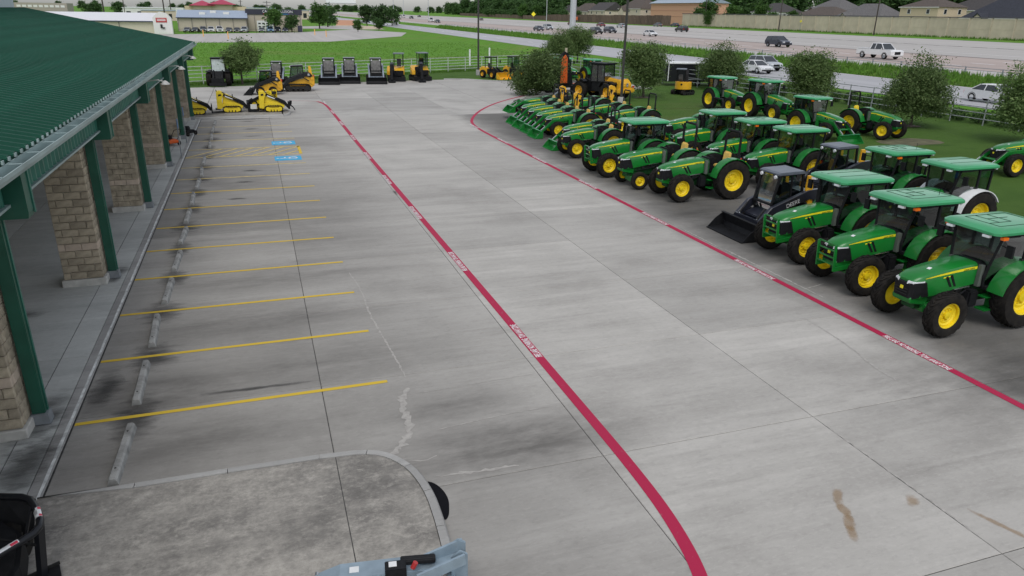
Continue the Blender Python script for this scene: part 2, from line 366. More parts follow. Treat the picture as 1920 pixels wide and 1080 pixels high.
def ribbon(name, pts, w, m, z, parent, jit=0, wl=None):
    g = G(); L_, R_ = [], []
    for i, p in enumerate(pts):
        a = Vector(pts[max(i-1, 0)]); b = Vector(pts[min(i+1, len(pts)-1)]); d = (b-a).normalized(); n = Vector((-d.y, d.x)); ww = (wl[i] if wl else w)/2
        j1, j2 = (random.uniform(1-jit, 1+jit), random.uniform(1-jit, 1+jit)); q = Vector(p)
        L_.append((*(q+n*ww*j1), z)); R_.append((*(q-n*ww*j2), z))
    k = len(pts); g.v = L_+R_; g.f = [(i, i+1, k+i+1, k+i) for i in range(k-1)]
    return g.ob(name, m, parent)
def dens(pts, step):
    out = []
    for a, b in zip(pts[:-1], pts[1:]):
        a, b = Vector(a), Vector(b); n = max(1, int((b-a).length/step))
        out += [tuple(a+(b-a)*i/n) for i in range(n)]
    return out+[tuple(pts[-1])]
def smooth(pts, it=2):
    for _ in range(it):
        q = [pts[0]]
        for a, b in zip(pts[:-1], pts[1:]):
            a, b = Vector(a), Vector(b); q += [tuple(a*.75+b*.25), tuple(a*.25+b*.75)]
        pts = q+[pts[-1]]
    return pts
PW = 2.743
for k in range(10): ribbon('parking_line', dens([(.04, PW*k), (5.93, PW*k)], .5), .115, YLINE if k < 8 else YLINEF, .006, LOT, .06)
for y in (32.65, 35.4, 38.27): ribbon('parking_line', dens([(.04, y), (5.8, y)], .5), .13, YLINEF, .006, LOT, .06)
for y in (27.35, 29.75): ribbon('parking_line', dens([(.04, y), (5.9, y)], .5), .14, YLINEF, .006, LOT, .06)
ribbon('parking_line', [(5.85, 27.3), (5.85, 29.8)], .16, YLINE, .010, LOT)
for k in range(7): ribbon('hatch_line', [(.05+k*.83, 27.4), (.05+k*.83+1.7 if k < 6 else 5.8, 29.7 if k < 6 else 28.4)], .13, YLINEF, .010, LOT)
ribbon('fire_lane_line', smooth([(3.5, 53.4), (7.0, 52.7), (8.7, 51.7), (9.0, 51.2)], 2), .07, REDLINE, .005, LOT)
red_l = smooth([(8.7, 51.6), (9.1, 50.2), (9.25, 47), (9.25, 32), (9.3, 24), (9.36, 14), (9.42, 5), (9.46, -2), (9.47, -4.4), (9.40, -5.9), (9.15, -7.2), (8.5, -8.6), (7.6, -9.6)], 3)
ribbon('fire_lane_line', red_l, .215, REDLINE, .006, LOT)
red_r = smooth([(18.15, -14), (18.15, 0), (18.05, 10), (17.9, 22), (17.8, 31), (17.85, 34.6), (18.3, 37.6), (20.2, 42.3), (22.6, 46.5), (25.2, 50), (28, 53)], 3)
ribbon('fire_lane_line', red_r, .21, REDLINE, .006, LOT)
tm = text_mesh('FIRE LANE  NO PARKING  TOW AWAY ZONE', .3, bold=.008); bb = [v.co for v in tm.vertices]
mx = max(v.x for v in bb); my = max(v.y for v in bb); mn = min(v.y for v in bb)
for v in tm.vertices: v.co.x *= 0.96/mx; v.co.y = (v.co.y-(my+mn)/2)/(my-mn)
tm.materials.append(WLINE)
for k in range(9):
    o = link('lettering', tm, LOT, (9.25+.20*max(0, min(1, (20-(1.1+6.2*k))/18)), 1.1+6.2*k, .010), R(90)); o.scale = (1, .165, 1)
for k in range(-1, 7):
    o = link('lettering', tm, LOT, (18.13-.022*max(0, k)*2, -2.2+6.2*k, .010), R(-90)); o.scale = (1, .16, 1)
def access_mark(x0, x1, y0, y1):
    sheet('blue_panel', BLUEP, [(x0, y0), (x1, y0), (x1, y1), (x0, y1)], .006, LOT)
    g = G(); cx, cy = (x0+x1)/2, (y0+y1)/2
    ring = [(cx+.22+.27*math.cos(a), cy+.24*math.sin(a)) for a in [R(-150+25*i) for i in range(12)]]
    inn = [(cx+.22+.19*math.cos(a), cy+.16*math.sin(a)) for a in [R(-150+25*i) for i in range(12)]]
    k = 12; g.v = [(*p, 0) for p in ring+inn]; g.f = [(i, i+1, k+i+1, k+i) for i in range(k-1)]
    g.quad((cx-.42, cy-.05, 0), (cx+.12, cy-.05, 0), (cx+.12, cy+.04, 0), (cx-.42, cy+.04, 0))
    g.quad((cx+.04, cy+.04, 0), (cx+.13, cy+.04, 0), (cx+.13, cy+.3, 0), (cx+.04, cy+.3, 0))
    g.quad((cx+.13, cy+.22, 0), (cx+.45, cy+.33, 0), (cx+.43, cy+.4, 0), (cx+.10, cy+.3, 0))
    g.quad((cx-.2, cy+.04, 0), (cx-.12, cy+.04, 0), (cx-.12, cy+.25, 0), (cx-.2, cy+.25, 0))
    g.add([(cx-.52+.08*math.cos(a*.7854), cy+.08*math.sin(a*.7854), 0) for a in range(8)], [tuple(range(8))])
    g.ob('wheelchair_symbol', WLINE, LOT, (0, 0, .010))
access_mark(4.45, 5.8, 25.55, 26.75); access_mark(4.43, 5.75, 30.4, 31.7)

# worn stains and sealed cracks: thin irregular films with noisy edges
def film_mat(name, col, thr=.42, scale=5., rough=.85, stretch=(1, 1, 1), amt=.85):
    m = bpy.data.materials.new(name); m.use_nodes = True; t = m.node_tree; b = t.nodes['Principled BSDF']; L = t.links.new
    b.inputs['Base Color'].default_value = (*col, 1); b.inputs['Roughness'].default_value = rough
    tc = t.nodes.new('ShaderNodeTexCoord'); ge = t.nodes.new('ShaderNodeNewGeometry'); n = N(t, ge.outputs['Position'], scale, 7, stretch, .65)
    sx = t.nodes.new('ShaderNodeVectorMath'); sx.operation = 'SUBTRACT'; sx.inputs[1].default_value = (.5, .5, 0); L(tc.outputs['Generated'], sx.inputs[0])
    mu = t.nodes.new('ShaderNodeVectorMath'); mu.operation = 'MULTIPLY'; mu.inputs[1].default_value = (1, 1, 0); L(sx.outputs[0], mu.inputs[0])
    ln = t.nodes.new('ShaderNodeVectorMath'); ln.operation = 'LENGTH'; L(mu.outputs[0], ln.inputs[0])
    ad = t.nodes.new('ShaderNodeMath'); ad.operation = 'MULTIPLY_ADD'; ad.inputs[1].default_value = -1.25; L(ln.outputs['Value'], ad.inputs[0]); L(n, ad.inputs[2])
    r = ramp(t, ad.outputs[0], [(thr-.28, 0.), (thr+.12, amt)]); L(r, b.inputs['Alpha']); return m
OIL = film_mat('oil_stain_film', (.030, .029, .029), .30, 2.2, .7, (.6, 1.6, 1), .55)
RUST = film_mat('rust_film', (.36, .235, .12), .14, 3, .85, (1, 1, 1), .42)
SEAL = mat('crack_sealant', (.42, .40, .37), .85, var=.35, scale=9, col2=(.30, .285, .265))
WET = mat('wet_patch', (.006, .006, .008), .8, var=.3, scale=3, bump=.3, bscale=25, spec=.1)
fz = [.0022]
def film(name, m, x, y, sx, sy, rz=0, parent=LOT, z=None):
    fz[0] += .00003; g = G(); g.add([(-sx/2, -sy/2, 0), (sx/2, -sy/2, 0), (sx/2, sy/2, 0), (-sx/2, sy/2, 0)], [(0, 1, 2, 3)])
    o = g.ob(name, m, parent, (x, y, fz[0] if z is None else z)); o.rotation_euler[2] = rz; return o
for x, y, sx, sy in [(3.1, 40.6, 1.6, .5), (3.2, 37, 1.9, .7), (3.4, 34, 1.8, .6), (3.3, 23.3, 1.4, .6), (3.0, 20.8, 1.2, .5), (2.7, 17.6, 1.2, .5), (3.2, .5, 3.6, .22), (19.9, 7.7, 1.6, 1.4), (20.8, 5.0, 1.5, 1.2), (21, 2.2, 1.5, 1.2), (20.6, -.6, 1.6, 1.3), (.35, 1.3, .9, 2.4), (3.0, 41.7, 6, .5),
    (21, 13, 1.5, 1.3), (20.8, 15.7, 1.3, 1.2), (20.6, 18.4, 1.4, 1.2), (9.16, 17.0, .25, 1.3)]:
    film('oil_stain', OIL, x, y, sx, sy, R(random.uniform(-4, 4)))
for k in range(14):
    film('oil_stain', OIL, 1.05+random.uniform(-.05, .1), 1.3+PW*k-1.37+(.3 if k > 9 else 0), 1.0+random.random()*.5, 2.4, R(random.uniform(-6, 6)))
def crack(pts, w, name='crack_seal', m=SEAL, z=.0045, parent=LOT):
    d = dens(smooth(pts, 1), .07); d = [(x+random.gauss(0, w*.16), y+random.gauss(0, w*.16)) for x, y in d]
    ws = [w*(.35+.9*random.random())*min(1, .25+i/6, .25+(len(d)-i)/6) for i in range(len(d))]
    ribbon(name, d, w, m, z, parent, .45, ws)
crack([(6.3, -.36), (6.02, -1.08), (6.08, -1.74), (5.88, -2.36), (5.52, -2.8)], .17)
crack([(6.35, .0), (6.2, 2.5), (6.1, 4.0), (6.15, 5.4), (6.0, 7.2)], .05)
crack([(16.95, .24), (16.9, -.8), (16.8, -1.64), (16.54, -2.58), (16.56, -3.2)], .055)
crack([(6.15, -3.62), (6.9, -3.68), (7.6, -3.74)], .07); crack([(5.75, -3.0), (6.05, -3.12), (6.3, -3.02)], .05)
crack([(6.4, -2.2), (7.6, -2.05), (8.9, -2.0)], .025); crack([(6.3, -.7), (8.1, -.62), (9.1, -.6)], .022)
crack([(18.4, 6), (18.45, 3.6), (18.5, 1.4)], .07); crack([(18.5, 2.1), (19.3, 2.3)], .06); crack([(18.3, 8.6), (18.35, 7), (18.3, 6)], .05)
crack([(13.72, -4.2), (13.74, -6.2), (13.72, -7.6)], .05)
for pts, w in (([(12.45, -6.02), (12.22, -6.3), (12.13, -6.6), (11.95, -6.85), (11.83, -7.08)], .28),):
    for i in range(len(pts)-1):
        a, b = Vector(pts[i]), Vector(pts[i+1]); c = (a+b)/2; film('rust_stain', RUST, c.x, c.y, (b-a).length*2.0, .24, math.atan2(b.y-a.y, b.x-a.x))
film('rust_stain', RUST, 14.3, -7.55, .16, 1.3, R(18)); film('rust_stain', RUST, 13.45, -6.6, .5, .3, R(30))
g = G(); pp = [(5.98, -3.72), (6.08, -3.80), (6.17, -4.02), (6.20, -4.28), (6.15, -4.52), (6.09, -4.72), (6.0, -4.8), (5.94, -4.5), (5.94, -4.0)]
g.add([(x, y, .0065) for x, y in smooth(pp, 2)], [tuple(range(len(smooth(pp, 2))))]); g.ob('wet_patch', WET, LOT)

# ------------------------------------------------------------------ walk, islands, kerbs
WALK = struct(empty('sidewalk'))
g = G(); g.box(-8.2, -.02, -40, 43.6, -.1, .055); g.ob('joint_bed', JOINT, WALK)
ys = [-38.3+4.13*k for k in range(21)]
for a, b in zip(ys[:-1], ys[1:]):
    for x0, x1 in ((-8, -4.4), (-4.39, -.78), (-.77, -.2)):
        g = G(); g.box(x0, x1-.012, a, b-.014, .0, .075); g.ob('concrete_panel', WALKC, WALK)
    g = G(); g.loft([[(-.195, a, 0), (.0, a, 0), (-.02, a, .07), (-.05, a, .085), (-.195, a, .08)], [(-.195, b-.006, 0), (.0, b-.006, 0), (-.02, b-.006, .07), (-.05, b-.006, .085), (-.195, b-.006, .08)]]); g.ob('kerb', KERB, WALK)
PALEK = mat('kerb_paint_white', (.62, .63, .62), .8, var=.3, scale=5)
ribbon('kerb_paint', dens([(-.015, -3), (-.015, 41)], .35), .055, PALEK, .089, WALK, .3)
for x, y, sx, sy in [(-.55, .2, 1.3, 3.4), (-.4, -1.2, 1.2, 3), (-.5, 8.6, .8, 2.2), (-.5, 17, .8, 1.6), (-1.4, -2.6, 3.2, 1.6), (-.5, 25.2, .8, 1.5), (-2.4, 6, 2, 1)]: film('grime_stain', OIL, x, y, sx, sy, R(-6), WALK, .0935+random.random()*.001)
def island(name, outer, kerb_w, h, m):
    """raised island: kerb built as a row of stones round a recessed concrete slab"""
    root = struct(empty(name)); n = len(outer); c = Vector((sum(p[0] for p in outer)/n, sum(p[1] for p in outer)/n))
    inner = []
    for i, p in enumerate(outer):
        a, b = Vector(outer[i-1]), Vector(outer[(i+1) % n]); d = (b-a).normalized(); nn = Vector((-d.y, d.x))
        if nn.dot(c-Vector(p)) < 0: nn = -nn
        q_ = Vector(p)+nn*kerb_w
        if name == 'near_island' and i in (0, n-1): q_.x = p[0]
        if name == 'far_island' and i == 0: q_ = Vector((p[0], p[1]+kerb_w))
        if name == 'far_island' and i == n-1: q_ = Vector((p[0], p[1]-kerb_w))
        inner.append(tuple(q_))
    g = G(); g.prism([(x, y) for x, y in inner], -.02, h-.012, 'xy'); g.ob('slab', m, root)
    return root, inner
arc = [(0.0, -2.46), (1.4, -2.47), (2.82, -2.49), (4.32, -2.53)]
out = smooth([(4.32, -2.53), (5.3, -2.62), (5.8, -3.2), (6.0, -4.0), (6.0, -4.9), (5.92, -6.0)], 2)
arc += out[1:]+[(5.85, -7.5), (5.8, -9), (5.8, -14), (-.0, -14)]
ISL, inn = island('near_island', arc, .17, .13, ISLC)
inn[0] = (0.0, inn[0][1])
def kerbs(root, outer, inner, h, skip=0):
    n = len(outer); i = 0
    while i < n-1:
        j = i+1
        while j < n-1 and (Vector(outer[j])-Vector(outer[i])).length < .8: j += 1
        g = G(); rings = []
        for k in range(i, j+1):
            o, q = Vector(outer[k]), Vector(inner[k]); e = (q-o).normalized()*.03
            if k == j: o, q = o+(Vector(outer[j-1])-o).normalized()*.012, q+(Vector(inner[j-1])-q).normalized()*.012
            rings.append([(o.x, o.y, -.03), (o.x+e.x*.4, o.y+e.y*.4, h-.03), (o.x+e.x*1.3, o.y+e.y*1.3, h), (q.x-e.x*.3, q.y-e.y*.3, h), (q.x-e.x*.3, q.y-e.y*.3, -.03)])
        g.loft(rings); g.ob('kerb_stone', KERB, root, smooth=40); i = j
kerbs(ISL, arc, inn, .135)
g = G(); g.box(4.565, 4.58, -13.5, -2.72, .1, .1195); g.ob('joint', JOINT, ISL)
far = [(-.4, 42.1), (5.6, 42.7)]+smooth([(5.6, 42.7), (6.15, 43.3), (6.2, 45.2), (5.7, 46.8)], 2)[1:]+[(-.4, 46.6)]
ISF, inf = island('far_island', far, .17, .14, ISLC); kerbs(ISF, far, inf, .145)
film('oil_stain', OIL, 2.6, 41.75, 6.5, .8, R(4))
gi = smooth([(30.5, 41.3), (24.5, 41.35), (22.3, 42.2), (22.9, 44.2), (25.2, 48.2), (29, 52.2), (34, 55.6), (44, 57.2)], 2)+[(44, 41)]
g = G(); g.prism([(x, y) for x, y in gi], -.05, -.006, 'xy'); GI = struct(g.ob('lawn_island', LAWN))
gin = [tuple(Vector(p)+(Vector((32, 46))-Vector(p)).normalized()*.17) for p in gi]; kerbs(GI, gi[:-1], gin[:-1], .12)
gv = smooth([(24.4, 70.6), (26.8, 70.2), (28.2, 68.8), (30, 66.9), (33, 66.3), (44, 66)], 2)
gvn = [(x+.08, y+.16) for x, y in gv]; GV = struct(empty('verge_kerb')); kerbs(GV, gv, gvn, .13)
# ------------------------------------------------------------------ the green roofed dealership building
RGREEN = mat('roof_metal_green', (.005, .036, .0225), .65, spec=.08, var=.25, scale=.8, stretch=(.15, 2, 1))  # pan kept darker than the ribs to paint in the shadow lines between
RRIB = mat('roof_rib_green', (.0095, .062, .040), .6, spec=.10, var=.15, scale=2)
TRIM = mat('trim_green', (.010, .085, .055), .45, var=.15, scale=2)
GUTTER = mat('gutter_grey_green', (.30, .38, .375), .5, metal=.1, var=.2, scale=3, stretch=(1, .3, 1))
FASC = mat('fascia_green', (.022, .135, .098), .45, var=.2, scale=2)
BLOCK = mat('split_face_block', (.38, .325, .245), .92, var=.2, scale=9, bump=.9, bscale=35, objvar=.20)
BLOCK2 = mat('split_face_courses', (.38, .325, .245), .92, var=.3, scale=5, bump=.9, bscale=35)
BAND = mat('tan_band_block', (.50, .41, .33), .9, var=.12, scale=6, bump=.4, objvar=.08)
MORTAR = mat('mortar', (.52, .49, .44), .95, var=.15, scale=15)
PLINTH = mat('plinth_concrete', (.50, .49, .46), .9, var=.15, scale=5)
WALLT = mat('wall_tan', (.48, .43, .36), .9, var=.2, scale=4)
DB = empty('dealership_building', (0, 0, 0))
tag(DB, 'long building with ribbed green metal roof and tan block piers beside the sidewalk', 'building')
EX, EZ, RX, RZ_, Y0, Y1 = .02, 5.06, -9.85, 7.12, -16, 44.2
sl_ = (RZ_-EZ)/(RX-EX)
g = G(); g.prism([(EX, EZ), (RX, RZ_), (RX-11, EZ-.2), (RX-11, EZ-.4), (RX, RZ_-.22), (EX, EZ-.16)], Y0, Y1); ROOF = g.ob('roof', RGREEN, DB)
ln = math.hypot(RX-EX, RZ_-EZ); ang = math.atan2(RZ_-EZ, RX-EX)
g = G(); g.add([(0, -.055, .002), (0, -.03, .062), (0, .03, .062), (0, .055, .002), (-ln, -.055, .002), (-ln, -.03, .062), (-ln, .03, .062), (-ln, .055, .002)], [(0, 1, 2, 3), (4, 7, 6, 5), (0, 4, 5, 1), (1, 5, 6, 2), (2, 6, 7, 3)])
rib = g.mesh('rib'); rib.materials.append(RRIB)
k = 0; y = -6.0
while y < Y1-.1:
    o = link('rib', rib, ROOF, (EX, y, EZ+.003)); o.rotation_euler = (0, -(ang-math.pi), 0); y += .36
g = G()                                                              # small foam closures and screws at each rib's foot
y = -6.0
while y < Y1-.1: g.box(EX-.09, EX+.012, y+.07, y+.29, EZ+.0, EZ+.028) if False else g.box(EX-.02, EX+.03, y-.04, y+.04, EZ-.02, EZ+.045); y += .36
g.ob('rib_end', GUTTER, ROOF)['kind'] = 'stuff'
g = G(); g.prism([(RX-.35, RZ_-.05), (RX, RZ_+.05), (RX+.35, RZ_-.05+.02), (RX, RZ_+.01)], Y0, Y1+.05); g.ob('ridge_cap', RRIB, ROOF)
g = G(); g.bar((EX+.1, Y1+.03, EZ-.09), (RX, Y1+.03, RZ_-.07), .06, .24); g.ob('rake_trim', TRIM, ROOF)
# gutter: trough in lengths with straps
L0 = Y0
while L0 < Y1:
    L1 = min(L0+6.02, Y1+.06); g = G()
    pr = [(.02, 5.02), (.02, 4.84), (.19, 4.84), (.22, 4.93), (.25, 4.93), (.25, 5.0), (.235, 5.0), (.235, 4.945), (.205, 4.945), (.18, 4.86), (.04, 4.86), (.04, 5.02)]
    g.prism(pr, L0, L1-.012); g.ob('gutter', GUTTER, DB); L0 += 6.02
g = G(); y = -5.8
while y < Y1: g.box(-.02, .245, y, y+.03, 5.003, 5.012); y += 1.08
g.ob('gutter_straps', GUTTER, DB)['kind'] = 'stuff'
PY = [-8.2, .15, 8.42, 16.74, 25.05, 33.36, 41.65]
for i, py in enumerate(PY):
    y1 = PY[i+1] if i+1 < len(PY) else 44.1
    g = G(); n = max(2, int((y1-py-.4)/.155)); vs = []
    for k in range(n+1):
        yy = py+.2+(y1-py-.4)*k/n; xo = -.20-(.045 if k % 2 else 0)
        vs += [(xo, yy-.03, 4.28), (xo, yy-.03, 4.86), (xo, yy+.03, 4.28), (xo, yy+.03, 4.86)]
    m_ = len(vs)//2; g.v = vs; g.f = [(2*j, 2*j+2, 2*j+3, 2*j+1) for j in range(m_-1)]; g.ob('fascia_panel', FASC, DB)
    g = G(); g.box(-.27, -.15, py+.2, y1-.2, 4.235, 4.279); g.ob('fascia_trim', GUTTER, DB)
    g = G(); g.prism([(-.72, 4.02), (.06, 4.02), (.08, 4.12), (.08, 4.835), (-.72, 4.835)], py-.19, py+.19); bx = g.ob('bracket_box', TRIM, DB)
    g = G(); g.box(.081, .10, py+.13, py+.192, 4.05, 4.83); g.ob('bracket_edge', FASC, bx)
    g = G(); g.box(-.62, -.40, py-.09, py+.09, .30, 4.02); po = g.ob('post', TRIM, DB, bev=.012)
    g = G(); g.box(-.397, -.38, py+.03, py+.092, .30, 4.0); g.ob('post_edge', FASC, po)
    g = G(); g.prism([(-.66, .075), (-.34, .075), (-.36, .30), (-.64, .30)], py-.13, py+.13); g.ob('post_foot', GREYM, po)
blk = {}
def block_mesh(lx, ly, lz, m):
    key = (round(lx, 3), round(ly, 3), round(lz, 3), m.name)
    if key not in blk:
        g = G(); g.box(-lx/2, lx/2, -ly/2, ly/2, -lz/2, lz/2); blk[key] = g.mesh('block', bev=.008, seg=1); blk[key].materials.append(m)
    return blk[key]
def pier(py, single):
    x0, x1, y0, y1 = -1.64, -.66, py-.52, py+.48
    g = G(); g.box(x0+.05, x1-.05, y0+.05, y1-.05, .25, 4.9); P = g.ob('pier', MORTAR, DB)
    g = G(); g.box(x0-.06, x1+.06, y0-.06, y1+.06, .05, .27); g.ob('pier_base', PLINTH, P, bev=.015, seg=1)
    rest = G(); h = .204; z = .275; c = 0
    while z < 4.78:
        band = c == 4; m = BAND if band else BLOCK
        pat = [.4, .4, .18] if c % 2 else [.18, .4, .4]
        for side in range(4):
            horiz = side in (0, 2); a = (x0 if horiz else y0+.1); s = 1.0 if horiz else .8/.98
            for w_ in pat:
                w2 = w_*s; cc = a+w2/2; a += w2; ll = w2-.013
                if side == 0: p_, sz = (cc, y0+.05-random.uniform(0, .006), z+h/2), (ll, .1, h-.013)
                elif side == 2: p_, sz = (cc, y1-.05, z+h/2), (ll, .1, h-.013)
                elif side == 1: p_, sz = (x1-.05+random.uniform(0, .006), cc, z+h/2), (.1, ll, h-.013)
                else: p_, sz = (x0+.05, cc, z+h/2), (.1, ll, h-.013)
                if single and side in (0, 1): link('block', block_mesh(*sz, m), P, p_)
                else: rest.box(p_[0]-sz[0]/2, p_[0]+sz[0]/2, p_[1]-sz[1]/2, p_[1]+sz[1]/2, p_[2]-sz[2]/2, p_[2]+sz[2]/2) if not band else bandg.box(p_[0]-sz[0]/2, p_[0]+sz[0]/2, p_[1]-sz[1]/2, p_[1]+sz[1]/2, p_[2]-sz[2]/2, p_[2]+sz[2]/2)
        z += h; c += 1
    rest.ob('block_courses', BLOCK2, P)['kind'] = 'stuff'
for i, py in enumerate(PY[1:]):
    bandg = G(); pier(py, i < 2)
    if bandg.v: bandg.ob('band_course', BAND, DB)
for a, b in ((-15, 43.5),):
    g = G(); g.box(-7.9, -7.6, a, b, .05, 4.9); W = g.ob('shop_wall', WALLT, DB)
    for k in range(8):
        g = G(); g.box(-7.6, -7.56, a+2+k*7, a+5.6+k*7, .1, 2.9); g.ob('shop_window', CARGLASS, W)
g = G(); g.box(-7.6, -.62, -15, 43.6, 4.84, 4.9); g.ob('soffit', mat('soffit_white', (.70, .70, .68), .7, var=.06), DB)
g = G(); g.box(-8, -.7, 43.4, 43.6, .05, 4.84); g.ob('end_wall', WALLT, DB)
# lamps on the eave
def eave_lamp(y, label):
    LW = mat('lamp_off_white', (.42, .42, .40), .5, var=.1); r = empty('eave_lamp', (0, y, 4.62)); tag(r, label, 'wall lamp', 'lamps under the green eave')
    g = G(); g.tube([(-.2, 0, 0), (.05, 0, .06), (.3, 0, .08), (.5, 0, .02)], .022, 6); g.ob('arm', LW, r)
    g = G(); g.lathe([(.02, .06), (.07, .03), (.16, -.06), (.17, -.09), (.15, -.09), (.02, -.02)], (.55, 0, 0), 'z', 12); g.ob('lamp_shade', LW, r, smooth=40)
    g = G(); g.lathe([(.07, 0), (.07, .03)], (-.19, 0, 0), 'x', 10, True); g.ob('mount', LW, r)
eave_lamp(18.4, 'white gooseneck eave lamp nearest the camera'); eave_lamp(26.2, 'white gooseneck eave lamp in the middle of three'); eave_lamp(34.6, 'white gooseneck eave lamp farthest along the eave')
# pale wall rising behind the ridge
g = G(); g.box(-30, -10.25, 30, 43.6, 5.6, 12); PW_ = g.ob('upper_wall_building', mat('pale_blue_metal', (.42, .50, .54), .5, var=.06, scale=1, stretch=(6, 6, .2)))
tag(PW_, 'pale blue grey metal wall rising behind the green roof ridge', 'building')
# parking sign posts
def sign_post(x, y, h, label):
    r = empty('sign_post', (x, y, .08)); tag(r, label, 'sign post', 'sign posts at the accessible bays')
    g = G(); g.bar((0, 0, 0), (0, 0, h), .05, .05); g.ob('post', GREYM, r)
    g = G(); g.box(.028, .034, -.15, .15, h-.48, h-.02); g.ob('sign_plate', mat('sign_blue', (.05, .22, .5), .5), r)
    g = G(); g.lathe([(.06, 0), (.06, .02)], ax='z', n=8, cap=True); g.ob('base_plate', GREYM, r)
sign_post(-.1, 27.0, 2.0, 'bare grey sign post at the near accessible bay'); sign_post(-.2, 31.9, 2.0, 'bare grey sign post at the far accessible bay')
# walk-behind mowers standing between the piers
def mower(x, y, rz, label, body):
    r = empty('lawn_mower', (x, y, .08), rz); tag(r, label, 'mower', 'mowers between the piers')
    g = G(); g.prism([(-.4, .14), (.4, .14), (.44, .26), (.3, .34), (-.35, .34), (-.44, .26)], -.3, .3); g.ob('deck', body, r, bev=.03)
    g = G(); g.lathe([(.0, .56), (.14, .55), (.18, .45), (.18, .34)], (.05, 0, 0), 'z', 12); g.ob('engine', BLACK, r, smooth=40)
    g = G(); g.tube([(-.36, .22, .3), (-.95, .22, .95), (-1.0, 0, .99), (-.95, -.22, .95), (-.36, -.22, .3)], .016, 6); g.ob('handle', BLACK, r)
    for sx in (-.36, .36):
        for sy in (-.33, .33):
            g = G(); g.lathe([(.05, -.03), (.13, -.04), (.14, 0), (.13, .04), (.05, .03)], (sx, sy, .14), 'y', 14); g.ob('wheel', RUBBER, r)
mower(-1.0, 31.2, 2.2, 'orange walk-behind mower by the pier', ORANGE); mower(-.35, 34.6, 1.0, 'black walk-behind mower by the second to last pier', BLACK)

# wheel stops
WS = mat('wheel_stop_concrete', (.25, .25, .24), .9, var=.35, scale=4, bump=.4, bscale=40)
g = G(); g.loft([[(-.09, yy, 0), (.09, yy, 0), (.075-e, yy, .10-e), (.045-e, yy, .135-e), (-.045+e, yy, .135-e), (-.075+e, yy, .10-e)] for yy, e in ((-.92, .012), (-.89, 0), (.89, 0), (.92, .012))]); wsm = g.mesh('wheel_stop'); wsm.materials.append(WS)
g = G(); 
for yy in (-.6, .6): g.cyl((0, yy, .13), (0, yy, .142), .018, n=8)
pinm = g.mesh('pins'); pinm.materials.append(DARK)
spots = [-1.37+PW*k for k in range(10)]+[26.2, 31.0, 33.9, 36.8, 39.9]
nm = ['beside the near island', 'second', 'third', 'fourth', 'fifth', 'sixth', 'seventh', 'eighth', 'ninth', 'tenth', 'eleventh', 'twelfth', 'third from the far island', 'second from the far island', 'beside the far island']
for k, y in enumerate(spots):
    o = link('wheel_stop', wsm, None, (1.02+random.uniform(-.05, .05), y+random.uniform(-.05, .05), 0), R(random.uniform(-2.5, 2.5)))
    tag(o, 'grey concrete wheel stop, %s' % (nm[k] if k in (0, 12, 13, 14) else nm[k]+' in the row counting from the near island'), 'wheel stop', 'wheel stops in the parking bays'); link('pin', pinm, o)

# ------------------------------------------------------------------ pipe fences
PIPEW = mat('pipe_white', (.46, .49, .475), .5, var=.12); PIPEG = mat('pipe_grey', (.30, .32, .33), .5, metal=.1, var=.2)
def pipe_fence(name, label, pts, step, h, nr, m, rr=.035):
    root = empty(name, (*pts[0], zp(pts[0][0]))); tag(root, label, 'fence'); B = Vector(root.location); q = []
    for a, b in zip(pts[:-1], pts[1:]):
        a, b = Vector(a), Vector(b); n = max(1, round((b-a).length/step)); q += [a+(b-a)*i/n for i in range(n)]
    q.append(Vector(pts[-1])); g = G(); g.cyl((0, 0, -.1), (0, 0, h+.06), rr*1.35, n=8); pm = g.mesh('post', smooth=40); pm.materials.append(m)
    P3 = [Vector((p.x, p.y, zp(p.x)))-B for p in q]
    for p in P3: link('post', pm, root, p)
    for a, b in zip(P3[:-1], P3[1:]):
        for k in range(nr):
            z = h*(k+1)/nr; g = G(); g.cyl((0, 0, 0), b-a, rr, n=6); g.ob('rail', m, root, a+Vector((0, 0, z)))
pipe_fence('pipe_fence', 'pale five rail pipe fence behind the back row of machines', [(-9, 65.2), (46, 89.8)], 2.9, 1.75, 5, PIPEW)
pipe_fence('pipe_fence', 'grey pipe fence between the lawn and the frontage road', [(56.3, 2), (55.2, 30), (54.6, 43), (51.5, 53), (47, 68), (46, 89.8)], 2.7, 1.75, 4, PIPEG)
# cable barrier along the highway shoulder
CB = empty('cable_barrier', (73.6, 20, zp(73.6))); tag(CB, 'low cable barrier on posts along the near highway shoulder', 'barrier')
g = G(); g.box(-.05, .05, -.05, .05, 0, .8); pm = g.mesh('post'); pm.materials.append(GREYM)
for k in range(60): link('post', pm, CB, (0, k*4.2, 0))
for z in (.5, .75): g = G(); g.cyl((0, 0, z), (0, 250, z), .03, n=5); g.ob('cable', GREYM, CB)

# ------------------------------------------------------------------ sound wall and wood fence beyond the highway
SW = mat('sound_wall_panel', (.50, .435, .335), .9, var=.08, scale=.6, objvar=.07); SWC = mat('wall_cap_dark', (.09, .085, .09), .7); WOOD = mat('weathered_wood', (.125, .085, .065), .9, var=.25, scale=2, objvar=.2, stretch=(1, 1, .2))
WALLR = empty('sound_wall', (178, 60, 3.0)); tag(WALLR, 'tan concrete panel sound wall with dark cap beyond the highway', 'wall')
n = 34; st = 6.3; PMATS = SW
g = G(); g.box(-.12, .12, .2, st-.2, 0, 4.75)
g.box(-.15, -.12, .3, st-.3, 2.30, 2.36); pmw = g.mesh('panel'); pmw.materials.append(SW)
g = G(); g.box(-.28, .22, -.22, .22, 0, 4.85); ppm = g.mesh('pilaster'); ppm.materials.append(SW)
g = G(); g.box(-.3, .26, -.05, st+.05, 4.76, 5.0); pcm = g.mesh('cap'); pcm.materials.append(SWC)
